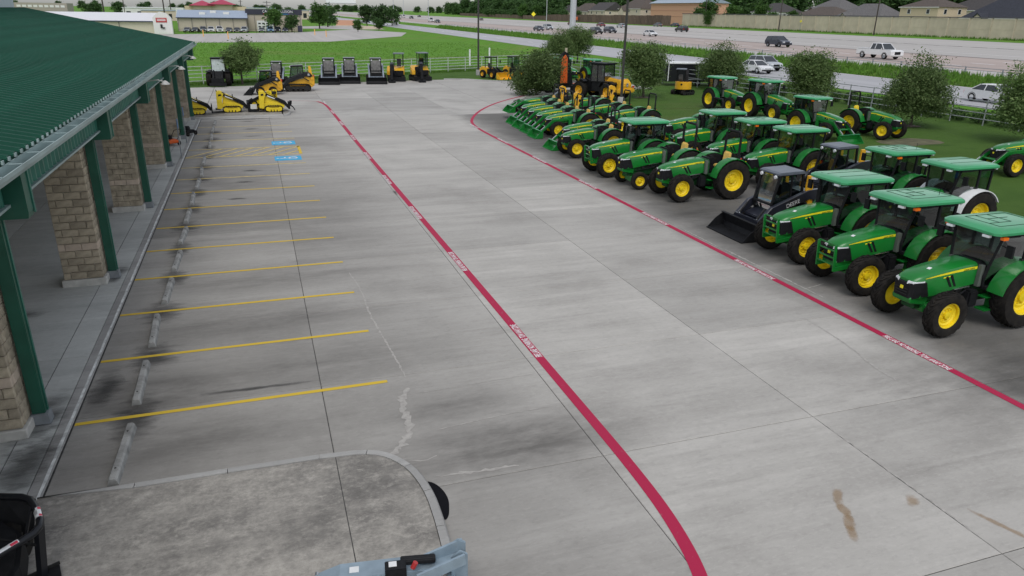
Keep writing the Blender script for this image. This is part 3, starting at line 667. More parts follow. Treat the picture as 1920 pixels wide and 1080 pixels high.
for k in range(n):
    link('panel', pmw, WALLR, (0, k*st, 0)); link('pilaster', ppm, WALLR, (0, k*st, 0)); link('cap', pcm, WALLR, (0, k*st, .1))
WF = empty('wood_fence', (173, 275, 2.95)); tag(WF, 'tall weathered brown wood fence beyond the highway', 'fence')
for k in range(40):
    g = G(); hh = 4.2-.02*k+random.uniform(-.12, .12)
    for j in range(12): g.box(-.03, .03, j*.3+.01, j*.3+.28, 0, hh+random.uniform(-.04, .04))
    g.ob('fence_panel', WOOD, WF, (random.uniform(-.04, .04), k*3.6, 0))
WF2 = empty('wood_fence', (178, 425, 2.95)); tag(WF2, 'low dark wood fence below the trees left of the yellow road sign', 'fence')
for k in range(46):
    g = G()
    for j in range(8): g.box(-.03, .03, j*1.0+.01, j*1.0+.97, 0, 2.6+random.uniform(-.06, .06))
    g.ob('fence_panel', WOOD, WF2, (.9*k, k*8.0, 0))

# ------------------------------------------------------------------ houses and other buildings
SH = lambda n, c: mat(n, c, .9, var=.22, scale=2.5, bump=.5, bscale=12)
SHG, SHB, SHN, SHD = SH('shingle_grey', (.12, .115, .115)), SH('shingle_brown', (.085, .068, .058)), SH('shingle_navy', (.03, .033, .045)), SH('shingle_dark', (.055, .05, .05))
SIDC, SIDW, SIDY, SIDP, BRK = mat('siding_cream', (.55, .47, .38), .8, var=.08), mat('siding_white', (.66, .66, .63), .8, var=.06), mat('siding_yellow', (.56, .46, .32), .8, var=.08), mat('siding_salmon', (.60, .33, .22), .8, var=.08), mat('brick_brown', (.20, .13, .11), .9, var=.25, scale=6)
TRIMW = mat('trim_white', (.68, .67, .64), .7)
def house(label, x, y, lx, ly, h, rh, wm, rm, rz=0, hip=True, wins=3, z=3.0, gable=False, chim=False):
    """lx along local x (depth), ly along local y (width seen from the camera); front is -x"""
    r = empty('house', (x, y, z), rz); tag(r, label, 'house', 'houses behind the sound wall')
    g = G(); g.box(-lx/2, lx/2, -ly/2, ly/2, 0, h); W = g.ob('wall', wm, r); e = .45
    i = min(lx, ly)/2+e if hip else 0
    a, b = lx/2+e, ly/2+e
    g = G(); g.v = [(-a, -b, h-.1), (a, -b, h-.1), (a, b, h-.1), (-a, b, h-.1), (0, -b+i, h+rh), (0, b-i, h+rh)]
    if lx > ly and hip: g.v[4], g.v[5] = (-a+i, 0, h+rh), (a-i, 0, h+rh); g.f = [(0, 1, 5, 4), (2, 3, 4, 5), (1, 2, 5), (3, 0, 4), (0, 3, 2, 1)]
    else: g.f = [(0, 4, 5, 3), (1, 2, 5, 4), (0, 1, 4), (2, 3, 5), (0, 3, 2, 1)]
    RO = g.ob('roof', rm, r)
    g = G(); g.box(-a-.02, -a+.06, -b, b, h-.28, h-.08); g.ob('fascia', TRIMW, RO)
    for k in range(wins):
        yy = -ly/2+ly*(k+.5)/wins; f = G(); f.box(-lx/2-.06, -lx/2+.02, yy-.65, yy+.65, h-2.1, h-.6); w_ = f.ob('window', TRIMW, r)
        f = G(); f.box(-lx/2-.09, -lx/2-.065, yy-.5, yy+.5, h-1.95, h-.75); f.ob('pane', CARGLASS, w_)
    for k in range(2):
        xx = -lx/2+lx*(k+.5)/2; f = G(); f.box(xx-.6, xx+.6, -ly/2-.06, -ly/2+.02, h-2.1, h-.6); w_ = f.ob('window', TRIMW, r)
        f = G(); f.box(xx-.48, xx+.48, -ly/2-.09, -ly/2-.065, h-1.95, h-.75); f.ob('pane', CARGLASS, w_)
    if gable:
        gw = 2.6; gx = -lx/2-2.4; g = G(); g.prism([(-gw, 0), (gw, 0), (gw, h-1.2), (0, h+1.2), (-gw, h-1.2)], gx, -lx/2+1.5, 'yz'); wg = g.ob('gable_wing', wm, r, (0, ly*.18, 0))
        g = G(); g.prism([(-gw-.4, h-1.4), (0, h+1.05), (gw+.4, h-1.4), (gw+.4, h-1.15), (0, h+1.35), (-gw-.4, h-1.15)], gx-.3, -lx/2+2.8, 'yz'); g.ob('gable_roof', rm, r, (0, ly*.18, 0))
    if chim: g = G(); g.box(-.5, .5, ly*.25-.4, ly*.25+.4, h, h+rh+.9); g.ob('chimney', BRK, RO)
    return r
house('cream two storey house with dark brown hip roof behind the sound wall', 200, 168, 11, 14, 7.9, 2.6, SIDY, SHB, 0, True, 2)
house('low house with grey shingle roof and small white gable behind the sound wall', 198, 190, 12, 20, 4.7, 4.2, SIDC, SHG, 0, True, 3, gable=True)
house('house with broad navy roof at the right end of the sound wall', 204, 143, 16, 22, 5.0, 6.6, SIDC, SHN, 0, True, 3, gable=True)
house('brown hip roofed house left of the grey roofed house behind the sound wall', 199, 212, 14, 22, 4.6, 3.4, BRK, SHB, 0, True, 3)
house('house with grey roof and brick gable right of the dark utility pole', 224, 236, 14, 18, 7.0, 4.5, BRK, SHG, 0, True, 2, gable=True)
house('white walled house under a dark roof behind shrubs on the wall', 216, 262, 12, 18, 6.2, 3.6, SIDW, SHD, 0, True, 3)
house('pale two storey house with brown hip roof behind the brown wood fence', 206, 364, 14, 26, 7.2, 5.2, SIDC, SHB, 0, True, 3, gable=True)
house('cream house with dark gabled roof behind the wood fence', 204, 402, 13, 22, 6.2, 4.4, SIDC, SHD, 0, False, 3)
house('house with grey brown roof left of the light pole behind the wood fence', 208, 436, 13, 26, 5.4, 5.0, SIDC, SHB, 0, True, 3, gable=True)
house('house with weathered roof at the left end of the row of houses', 212, 474, 13, 24, 5.0, 4.4, SIDC, SHD, 0, True, 2)
house('far house with dark roof showing above the navy roofed house', 232, 178, 14, 20, 7.4, 4.2, SIDC, SHD, 0, True, 2)
SB = empty('salmon_building', (205, 318, 3)); tag(SB, 'salmon walled flat building with pale blue roof behind the wood fence', 'building')
g = G(); g.box(-5, 8, -25, 24, 0, 9.8); wl = g.ob('wall', SIDP, SB)
for z in (3.6, 6.2, 8.6): g = G(); g.box(-5.1, -5.0, -24.8, 23.8, z, z+.14); g.ob('wall_band', mat('salmon_dark', (.40, .22, .15), .8), wl)
g = G(); g.prism([(-6, 9.7), (9, 9.7), (3, 11.4), (-1, 11.4)], -25.6, 24.6); g.ob('roof', mat('roof_pale_blue', (.30, .36, .42), .5), SB)
g = G(); g.box(-5.6, -5.1, -20.5, -19.2, 0, 7.6); g.ob('pilaster', SIDC, wl)
def shed(name, label, x0, x1, y0, y1, h, rh, wm, rm, ribs=6, ridge='x', front=True):
    r = empty(name, ((x0+x1)/2, y0, 0)); tag(r, label, 'building'); w_ = (x1-x0)/2; d = y1-y0
    g = G(); g.box(-w_, w_, 0, d, 0, h); W = g.ob('wall', wm, r)
    g = G()
    if ridge == 'x': g.add([(-w_-.4, -.6, h), (w_+.4, -.6, h), (w_+.4, d/2, h+rh), (-w_-.4, d/2, h+rh), (-w_-.4, d+.6, h), (w_+.4, d+.6, h)], [(0, 1, 2, 3), (3, 2, 5, 4), (0, 3, 4), (1, 5, 2), (0, 4, 5, 1)])
    g.ob('roof', rm, r)
    g = G(); g.box(-w_-.4, w_+.4, -.75, -.6, h-.25, h+.02); g.ob('gutter', mat('gutter_navy', (.04, .05, .09), .5), r)
    for k in range(ribs+1):
        g = G(); xx = -w_+2*w_*k/ribs; g.box(xx-.12, xx+.12, -.16, -.0, 0, h-.25); g.ob('downpipe', mat('downpipe_grey', (.22, .20, .18), .6), W)
    return r, W
METW, BEIGE, BLUER = mat('metal_white', (.66, .66, .68), .45, var=.05), mat('metal_beige', (.47, .41, .33), .7, var=.06), mat('metal_roof_blue', (.30, .36, .45), .45, var=.12)
CREAMW = mat('metal_cream', (.58, .53, .42), .6, var=.05)
r, W = shed('metal_shed', 'long white roofed cream metal building left of the warehouse', -70, -20.5, 224, 240, 3.4, 2.1, CREAMW, METW, 5)
g = G(); g.prism([(224.1, 0), (239.9, 0), (239.9, 3.6), (232, 5.6), (224.1, 3.6)], -20.4, -19.9, 'yz'); g.v = [(a+45.25, b-224, c) for a, b, c in g.v]; g.ob('gable_wall', SIDW, r)
RS = empty('facade_block', (-19.2, 222.6, 0)); tag(RS, 'narrow white gabled facade with red sign at the end of the metal building', 'building')
g = G(); g.prism([(-2.4, 0), (2.4, 0), (2.4, 4.2), (1.2, 5.5), (-.6, 5.9), (-2.4, 4.4)], 0, 2.0); g.ob('wall', SIDW, RS)
g = G(); g.box(-1.6, 1.2, -.1, -.02, 3.1, 4.3); sg = g.ob('red_sign', REDP, RS)
g = G(); 
for zz in (3.5, 3.85): g.box(-1.3, .9, -.13, -.105, zz, zz+.16)
g.ob('sign_lines', WHITEP, sg)
g = G(); g.box(-.6, -.1, -.35, -.02, 1.6, 2.6); g.box(-.1, .5, -.3, -.02, 1.5, 1.8); g.ob('wall_unit', DARK, RS)
r, W = shed('warehouse', 'beige metal warehouse with blue grey roof beside the parked cars', -17.4, 3.0, 250, 268, 4.2, 2.2, BEIGE, BLUER, 5)
for i, (x, z_) in enumerate([(4.2, .6), (-3, .4), (0.2, 1.1)]):
    g = G(); g.box(x-.9, x+.9, 2+3*z_, 3.4+3*z_, 4.6+.7*z_, 5.5+.7*z_); g.ob('roof_unit', SIDW, r)
CB2 = empty('body_shop', (12, 256, 0)); tag(CB2, 'tan building with black fascia and rainbow underlined white lettering', 'building')
g = G(); g.box(-9, 8.7, 0, 22, 0, 6.5); W = g.ob('wall', BEIGE, CB2)
g = G(); g.box(-9.15, 8.9, -.25, 22.2, 5.25, 6.95); g.ob('fascia', mat('fascia_navy', (.025, .027, .045), .5), CB2)
lm = text_mesh('CALIBER COLLISION', 1.1); xs = [v.co.x for v in lm.vertices]; k_ = 4.75/max(xs)
for v in lm.vertices: v.co.x *= k_
lm.materials.append(WHITEP); o = link('lettering', lm, CB2, (1.05, -.27, 6.25)); o.rotation_euler = (R(90), 0, 0)
for k, c in enumerate([(.5, .03, .03), (.6, .22, .02), (.5, .5, .03), (.05, .4, .08), (.03, .25, .5), (.15, .05, .35)]):
    g = G(); g.box(-3.6+k*1.58, -3.6+(k+1)*1.58, -.29, -.26, 5.42, 5.6); g.ob('rainbow_bar', mat('rainbow_%d' % k, c, .5), CB2)
g = G(); g.box(-5.8, -.6, -.06, 0, 0, 3.4); gd = g.ob('garage_door', WHITEP, CB2)
for zz in (1.3, 2.3):
    for k in range(4): g = G(); g.box(-5.4+k*1.25, -4.6+k*1.25, -.09, -.065, zz, zz+.4); g.ob('door_window', CARGLASS, gd)
for xx in (-8.6, -6.4, 8.2): g = G(); g.box(xx-.1, xx+.1, -.16, 0, 0, 5.2); g.ob('downpipe', mat('downpipe_grey', (.22, .2, .18)), W)
g = G(); g.box(7.0, 8.4, -3, -1.5, 0, 2.0); o = g.ob('bin_enclosure', mat('enclosure_navy', (.05, .05, .09), .6), CB2)
RB = empty('red_roof_building', (-12, 420, 0)); tag(RB, 'distant cream building with two magenta red hipped roof towers', 'building')
g = G(); g.box(-15, 15, 0, 20, 0, 7.7); g.ob('wall', SIDY, RB)
for cx, hh, w_ in ((-6.4, 7.9, 6.4), (3.2, 8.6, 7.0)):
    g = G(); g.box(cx-w_*.7, cx+w_*.7, -1, 8, 6, hh); t_ = g.ob('tower', SIDC, RB)
    g = G(); g.v = [(cx-w_, -3, hh), (cx+w_, -3, hh), (cx+w_, 10, hh), (cx-w_, 10, hh), (cx, 3.5, hh+2.6)]; g.f = [(0, 1, 4), (1, 2, 4), (2, 3, 4), (3, 0, 4), (0, 3, 2, 1)]; g.ob('tower_roof', mat('roof_magenta', (.36, .045, .085), .6), t_)
g = G(); g.box(-17, -13.5, -30, -20, 0, 6.6); g.ob('annex', SIDW, RB)
FB = empty('far_brown_block', (-91, 420, 0)); tag(FB, 'distant grey brown office block with rows of windows above the green roof', 'building')
g = G(); g.box(-12, 10.5, 0, 15, 0, 7.9); W = g.ob('wall', mat('office_brown', (.33, .30, .25), .8), FB)
for k in range(9): g = G(); g.box(-11+k*2.35, -9.3+k*2.35, -.06, 0, 5.9, 6.9); g.ob('window', SIDW, W)
random.seed(21)
for k, (x, y, w_, h, c) in enumerate([(-72, 400, 26, 3.5, SIDW), (-40, 440, 20, 5, SIDC), (-52, 500, 30, 6, SIDW), (-20, 520, 24, 6.4, SIDC), (14, 480, 30, 5.4, SIDW), (30, 560, 30, 6, SIDC), (-100, 460, 20, 7, SIDW), (4, 620, 40, 7, SIDW), (-64, 640, 50, 6, SIDW)]):
    g = G(); g.box(-w_/2, w_/2, 0, 14, 0, h); r = empty('low_commercial_building', (x, y, 0)); W = g.ob('wall', c, r); g = G(); g.box(-w_/2-.3, w_/2+.3, -.3, 14.3, h, h+.4); g.ob('roof', BLUER if k % 2 else METW, r)
    tag(r, ['long low white building just above the green roof', 'cream building behind the dark utility pole on the skyline', 'wide white building far behind the white metal shed', 'tall cream building far behind the red roofed towers', 'white building right behind the body shop', 'cream building at the left of the billboard pole', 'tall white block beside the brown office block', 'broad white building farthest down the skyline behind the body shop', 'very wide white building on the skyline left of the red roofs'][k], 'building', 'distant low commercial buildings')
    for j in range(5): g = G(); g.box(-w_/2+w_*(j+.3)/5, -w_/2+w_*(j+.7)/5, -.05, 0, 1, h*.7); g.ob('window', CARGLASS, W)

# ------------------------------------------------------------------ poles, signs, billboard
BRONZE = mat('pole_bronze', (.035, .033, .03), .5, var=.2); POLEG = mat('pole_grey', (.40, .42, .44), .45, var=.08); WOODP = mat('pole_wood', (.055, .045, .04), .9, var=.25)
def pole(name, label, x, y, h, r0, r1, m, base=True, arm=None, z=None, cat='light pole'):
    z = zp(x) if z is None else z; r = empty(name, (x, y, z)); tag(r, label, cat)
    g = G(); g.cyl((0, 0, 0), (0, 0, h), r0, r1, 10); g.ob('pole', m, r, smooth=40)
    if base: g = G(); g.lathe([(.3, 0), (.3, .6), (.26, .65), (0, .65)], ax='z', n=14); g.ob('concrete_base', KERB, r, smooth=40)
    if arm == 'lamp':
        for s in (-1, 1): g = G(); g.box(min(.1*s, .8*s), max(.1*s, .8*s), -.18, .18, h-.12, h+.04); g.ob('lamp_head', m, r)
    if arm == 'cross':
        for q in (.4, 1.4): g = G(); g.box(-1.2, 1.2, -.07, .07, h-q-.1, h-q+.05); g.ob('crossarm', m, r)
    if arm == 'street':
        g = G(); g.tube([(0, 0, h-.3), (0, 1.0, h+.2), (0, 2.6, h+.3)], .06, 6); g.ob('arm', m, r)
        g = G(); g.box(-.15, .15, 2.4, 3.2, h+.22, h+.36); g.ob('lamp_head', m, r)
pole('light_pole', 'dark bronze light pole among the tractors by the wheel loader', 33.9, 44.6, 9.5, .12, .10, BRONZE, True, 'lamp', 0)
pole('light_pole', 'dark bronze light pole by the back fence left of the compact loaders', 30.2, 76.3, 9.5, .12, .10, BRONZE, True, 'lamp', 0)
pole('sign_mast', 'thick pale grey steel mast on the grass beside the highway', 77.7, 158, 18, .75, .7, POLEG, False, None, None, 'mast')
pole('street_light', 'thin grey highway light pole behind the yellow diamond sign', 166, 402, 16, .22, .14, POLEG, False, 'street')
pole('street_light', 'grey highway light pole nearest the billboard', 120, 640, 18, .3, .2, POLEG, False, 'street'); pole('street_light', 'grey highway light pole right of the tree clump', 150, 640, 18, .3, .2, POLEG, False, 'street'); pole('street_light', 'grey highway light pole between the other two by the trees', 140, 700, 18, .25, .2, POLEG, False, 'street')
pole('utility_pole', 'dark utility pole in front of the sound wall by the cream house', 170, 158.5, 13, .2, .14, WOODP, False, 'cross', None, 'utility pole')
pole('utility_pole', 'dark utility pole in front of the sound wall by the white walled house', 170, 200, 13, .2, .14, WOODP, False, 'cross', None, 'utility pole')
pole('utility_pole', 'dark utility pole behind the green roof left of the white building', -45, 296, 12, .3, .22, WOODP, False, 'cross', 0, 'utility pole')
pole('utility_pole', 'dark utility pole behind the red signed facade', -25.6, 300, 12, .28, .2, WOODP, False, 'cross', 0, 'utility pole')
pole('utility_pole', 'utility pole in front of the body shop', 9.8, 251, 9.5, .12, .1, BRONZE, False, 'cross', 0, 'utility pole')
pole('utility_pole', 'distant utility pole right of the red roofed building', 0, 470, 12, .25, .2, WOODP, False, 'cross', 0, 'utility pole'); pole('utility_pole', 'distant utility pole left of the red roofed building', -38, 470, 14, .25, .2, WOODP, False, 'cross', 0, 'utility pole'); pole('utility_pole', 'distant utility pole above the white metal building', -62, 470, 14, .25, .2, WOODP, False, 'cross', 0, 'utility pole')
pole('utility_pole', 'utility pole behind the salmon building', 196, 285, 13, .2, .15, WOODP, False, 'cross', 3, 'utility pole')
BBD = empty('billboard', (68, 560, 0)); tag(BBD, 'white billboard cropped by the top of the picture on a steel pole', 'billboard')
g = G(); g.box(-10.5, 10.5, -.5, .5, 11.5, 18); g.ob('panel', WHITEP, BBD); g = G(); g.box(-10.5, 10.5, -.8, .8, 11.2, 11.5); g.ob('catwalk', GREYM, BBD)
g = G(); g.cyl((-9, 0, 0), (-9, 0, 11.3), .9, n=12); g.ob('pole', POLEG, BBD, smooth=40)
YS = empty('road_sign', (158, 402, zp(158))); tag(YS, 'yellow diamond warning sign at the far highway edge', 'road sign')
g = G(); g.cyl((0, 0, 0), (0, 0, 3.2), .06, n=6); g.ob('post', GREYM, YS)
g = G(); d = 1.3; g.prism([(-d, 3.6), (0, 3.6-d), (d, 3.6), (0, 3.6+d)], -.12, -.06); g.ob('plate', STRIPE, YS)
YS.rotation_euler[2] = R(-25)
YS2 = empty('road_sign', (176.5, 197.5, 3.1)); tag(YS2, 'small yellow marker sign on the sound wall', 'road sign'); g = G(); g.prism([(-.5, 3.0), (0, 2.5), (.5, 3.0), (0, 3.5)], -.1, -.04, 'yz'); g.ob('plate', STRIPE, YS2)
g = G(); g.cyl((0, 0, 0), (0, 0, 2.6), .05, n=6); g.ob('post', GREYM, YS2)
OS = empty('road_sign', (171.6, 372, 2.95)); tag(OS, 'small orange panel on the gate in the wood fence', 'sign'); g = G(); g.box(-.1, 0, -2, 2, 1, 2.6); g.ob('plate', ORANGE, OS); g = G(); g.box(-.02, .05, -1.9, -1.7, 0, 1); g.box(-.02, .05, 1.7, 1.9, 0, 1); g.ob('leg', GREYM, OS)
def bollard(x, y, h, m, label):
    r = empty('marker_post', (x, y, 0)); tag(r, label, 'marker post', 'marker posts beyond the fence')
    g = G(); g.cyl((0, 0, 0), (0, 0, h), .12, n=8); g.ob('post', m, r); g = G(); g.lathe([(.13, h), (.1, h+.08), (0, h+.1)], ax='z', n=8); g.ob('cap', m, r)
bollard(33.5, 92, 2.2, WHITEP, 'white marker post in the field just right of the back light pole'); bollard(38, 97, 2.2, WHITEP, 'second white marker post in the field by the frontage road')
OC = mat('bollard_orange', (.8, .42, .12), .6)
for k, (x, y) in enumerate([(-8, 205), (-1.5, 190), (24, 208), (22, 222)]):
    bollard(x, y, 1.6, OC, ['orange post at the far left of the empty lot', 'orange post near the front edge of the empty lot', 'orange post right of centre in the empty lot', 'orange post behind another one in the empty lot'][k])
# low marker sign boards, monument sign
for i, (x, y, w_, h, m, l) in enumerate([(46, 352, 8, 2.6, SIDP, 'pinkish monument sign by the far drive'), (50, 300, 9, 1.2, SIDC, 'low cream wall sign beside the access drive')]):
    r = empty('monument_sign', (x, y, 0)); tag(r, l, 'sign'); g = G(); g.box(-w_/2, w_/2, 0, .8, 0, h); g.ob('panel', m, r, bev=.05); g = G(); g.box(-w_/2-.3, w_/2+.3, -.3, 1.1, 0, .4); g.ob('base', SIDC, r)
# ------------------------------------------------------------------ vegetation
def leaf_mat(name, a, b, c):
    m = bpy.data.materials.new(name); m.use_nodes = True; t = m.node_tree; t.nodes.clear(); L = t.links.new
    o = t.nodes.new('ShaderNodeOutputMaterial'); d = t.nodes.new('ShaderNodeBsdfPrincipled'); tr = t.nodes.new('ShaderNodeBsdfTranslucent'); mx = t.nodes.new('ShaderNodeMixShader'); mx.inputs[0].default_value = .25
    d.inputs['Roughness'].default_value = .6; d.inputs['Specular IOR Level'].default_value = .25
    g = t.nodes.new('ShaderNodeNewGeometry'); r = ramp(t, g.outputs['Random Per Island'], [(0., a), (.5, b), (1., c)])
    oi = t.nodes.new('ShaderNodeObjectInfo'); mr = t.nodes.new('ShaderNodeMapRange'); mr.inputs['To Min'].default_value = .78; mr.inputs['To Max'].default_value = 1.22; L(oi.outputs['Random'], mr.inputs[0])
    s = t.nodes.new('ShaderNodeVectorMath'); s.operation = 'SCALE'; L(r, s.inputs[0]); L(mr.outputs[0], s.inputs['Scale'])
    L(s.outputs[0], d.inputs['Base Color']); L(s.outputs[0], tr.inputs[0]); L(d.outputs[0], mx.inputs[1]); L(tr.outputs[0], mx.inputs[2]); L(mx.outputs[0], o.inputs[0]); return m
LEAF = leaf_mat('oak_leaves', (.062, .112, .032), (.108, .170, .052), (.170, .235, .085))
LEAFB = leaf_mat('broad_leaves', (.035, .085, .018), (.055, .125, .024), (.085, .165, .035))
LEAFD = leaf_mat('woodland_leaves', (.028, .066, .020), (.048, .100, .028), (.075, .140, .042))
HEDGE = leaf_mat('hedge_leaves', (.022, .052, .014), (.035, .078, .02), (.06, .115, .03))
BLADE = leaf_mat('grass_blades', (.078, .18, .022), (.108, .235, .03), (.135, .24, .045))
BARK = mat('bark', (.075, .062, .05), .95, var=.3, scale=12, bump=.7, stretch=(1, 1, .3))
def leafq(g, p, s, rng):
    d = Vector((rng.gauss(0, 1), rng.gauss(0, 1), rng.gauss(0, .7))).normalized(); e = d.cross(Vector((rng.gauss(0, 1), rng.gauss(0, 1), rng.gauss(0, 1)))).normalized()
    k = len(g.v); a, b = d*s, e*s*.5; g.v += [tuple(p-a), tuple(p+b*.9), tuple(p+a), tuple(p-b*.9)]; g.f.append((k, k+1, k+2, k+3))
def raw_mesh(g, name, m):
    me = bpy.data.meshes.new(name); me.from_pydata(g.v, [], g.f); me.materials.append(m); return me
def tree_meshes(seed, h, cw, ch, z0, nclump, nleaf, ls, leafm, tr=.12, limbs=9, flat=1.0):
    """crown: leaf clumps at the ends of limbs inside an uneven volume of width cw and height ch starting at z0"""
    rng = random.Random(seed); t = G(); g = G()
    top = z0+ch*.75; lean = (rng.uniform(-.15, .15), rng.uniform(-.15, .15))
    t.tube([(0, 0, -.1), (lean[0]*.4, lean[1]*.4, z0*.6), (lean[0], lean[1], z0+ch*.3), (lean[0]*1.3, lean[1]*1.3, top)], [tr*1.35, tr, tr*.7, tr*.2], 8)
    lobes = []
    for k in range(limbs):
        a = 2*math.pi*(k+rng.random()*.7)/limbs; f = rng.random(); zz = z0+ch*(.10+.64*f); rr = cw/2*(1.05-.50*abs(f-.4)**1.6*2.2)*rng.uniform(.55, 1.15)
        e = Vector((math.cos(a)*rr*.62, math.sin(a)*rr*.62, zz)); s = Vector((lean[0], lean[1], z0*.7+(zz-z0)*.45))
        t.tube([s, (s+e)/2+Vector((0, 0, -.05*ch)), e], [tr*.5, tr*.32, tr*.12], 5); lobes.append((e, cw*rng.uniform(.10, .22)))
    lobes.append((Vector((lean[0], lean[1], z0+ch*.70)), cw*.22)); lobes.append((Vector((lean[0]+cw*.12, lean[1]-cw*.1, z0+ch*.66)), cw*.2)); lobes.append((Vector((0, 0, z0+ch*.5)), cw*.24))
    for k in range(nclump):
        c, r = lobes[rng.randrange(len(lobes))]
        d = Vector((rng.gauss(0, 1), rng.gauss(0, 1), rng.gauss(0, .8))).normalized()*r*(rng.random()**.33)*rng.uniform(.8, 1.25); d.z *= flat
        p = c+d; cr = cw*.055*rng.uniform(.6, 1.5); ax = d.normalized()
        for j in range(nleaf):
            q = p+Vector((rng.gauss(0, cr), rng.gauss(0, cr), rng.gauss(0, cr*.7)))+ax*rng.uniform(0, cr*1.5); leafq(g, q, ls*rng.uniform(.6, 1.3), rng)
    tm = t.mesh('trunk', smooth=50); tm.materials.append(BARK); return tm, raw_mesh(g, 'crown', leafm)
OAKS = [tree_meshes(11, 5.6, 5.4, 4.6, 1.1, 560, 46, .105, LEAF, limbs=18), tree_meshes(12, 5.6, 5.2, 4.4, 1.2, 560, 46, .105, LEAF, limbs=17), tree_meshes(13, 5.4, 4.6, 4.6, .9, 480, 46, .105, LEAF, limbs=15)]
LOWOAK = tree_meshes(17, 4, 5.0, 3.7, .25, 520, 44, .10, LEAF, limbs=12)
ROUND = tree_meshes(19, 4, 4.0, 2.7, 1.3, 380, 40, .10, LEAF, tr=.09)
BIG = [tree_meshes(s, 13, 10, 10, 2.5, 210, 16, .5, LEAFB, tr=.3, limbs=11) for s in (31, 32, 33)]
BIGD = [tree_meshes(s, 13, 10, 10, 2.0, 190, 14, .55, LEAFD, tr=.3, limbs=11) for s in (41, 42)]
def tree(ms, x, y, label, sc=1, rz=0, group=None, z=None, sz=None, name='tree'):
    r = empty(name, (x, y, zp(x)-.02 if z is None else z), rz); r.scale = (sc, sc, sz or sc); tag(r, label, 'tree', group); link('trunk', ms[0], r); link('crown', ms[1], r); return r
tree(ROUND, 2.6, 68.3, 'small round tree behind the left machines, in front of the pale fence', 1.02, 1)
tree(LOWOAK, 29.2, 53.0, 'low bushy tree at the kerbed corner of the lawn', 1.0, 2)
tree(OAKS[2], 38.8, 49.6, 'slim tree right of the yellow wheel loader', .95, .5)
tree(OAKS[0], 51.0, 55.0, 'tree by the black trailer, leftmost of four along the road fence', .92, 4, sz=.84)
tree(OAKS[1], 50.9, 41.4, 'tree second from the left along the road fence, behind the cab tractors', .95, 2.2, sz=.86)
tree(OAKS[0], 49.6, 28.4, 'wide tree third along the road fence with bare soil at its foot', .84, .6, sz=.88)
tree(OAKS[1], 50.6, 20.2, 'tree at the right edge of the picture along the road fence', .92, 5)
tree(OAKS[2], 53.0, 98, 'taller tree of the pair beyond the corner of the fence', 1.05, 3)
tree(OAKS[0], 49.5, 97, 'lower tree of the pair beyond the corner of the fence', .9, 1)
for k, (x, y, s) in enumerate([(53, 330, 1.15), (57.5, 322, 1.2), (62, 318, 1.05)]):
    tree(BIGD[k % 2], x, y, ['left', 'middle', 'right'][k]+' tree of the dark clump beside the frontage road bend', s*.72, k*2.1, 'tree clump by the road bend', 0)
for k, (x, y, s, l) in enumerate([(11.6, 248, .62, 'small tree in front of the garage door of the body shop'), (16.8, 249, .52, 'small tree at the right side of the body shop front'), (30, 300, .8, 'bushy tree right of the body shop'), (36, 330, .85, 'dark tree behind the far access drive'), (40, 262, .35, 'little tree by the far lot entrance'), (50.5, 282, .42, 'small yellowish tree by the low cream sign')]):
    tree(BIGD[k % 2] if k % 2 else BIG[k % 3], x, y, l, s, k, None, 0)
for x, y in ((49.6, 28.4), (50.6, 20.2), (50.9, 41.4), (38.8, 49.6)):
    g = G(); n = 14; g.add([(math.cos(2*math.pi*i/n)*(.75+.15*random.random()), math.sin(2*math.pi*i/n)*(.6+.12*random.random()), .03) for i in range(n)]+[(0, 0, .1)], [(i, (i+1) % n, n) for i in range(n)]); struct(g.ob('soil_bed', DIRT, None, (x-.2, y-.15, -.02)))
g = G(); g.add([(math.cos(i*.5236)*2.4, math.sin(i*.5236)*1.1*(1+.2*(i % 3)), 0) for i in range(12)], [tuple(range(12))]); struct(g.ob('worn_patch', mat('worn_grass', (.10, .095, .05), .95, var=.35, scale=1.5), None, (43.5, 22.5, -.014)))
# hedge shrubs along the road fence
rng = random.Random(5); SHR = []
for s in range(3):
    g = G()
    for k in range(420):
        d = Vector((rng.gauss(0, 1), rng.gauss(0, 1), rng.gauss(0, 1))).normalized()*rng.random()**.3; leafq(g, Vector((d.x*.55, d.y*.85, .48+d.z*.46)), .085*rng.uniform(.7, 1.4), rng)
    st = G(); st.tube([(0, 0, -.05), (.05, 0, .5)], .03, 5); sm = st.mesh('stem'); sm.materials.append(BARK); SHR.append((sm, raw_mesh(g, 'foliage', HEDGE)))
def shrub(x, y, label, sc, k, group): 
    r = empty('shrub', (x, y, zp(x)-.02), rng.random()*.8-.4); r.scale = (sc,)*3; tag(r, label, 'shrub', group); link('stem', SHR[k % 3][0], r); link('foliage', SHR[k % 3][1], r)
for k in range(26):
    y = 6+k*1.85; x = 56.0-(y-2)*.03 if y < 43 else 54.7-(y-43)*.31
    shrub(x+.9, y, 'dark green shrub in the hedge along the grey road fence', 1.0+.2*rng.random(), k, 'hedge shrubs along the road fence')
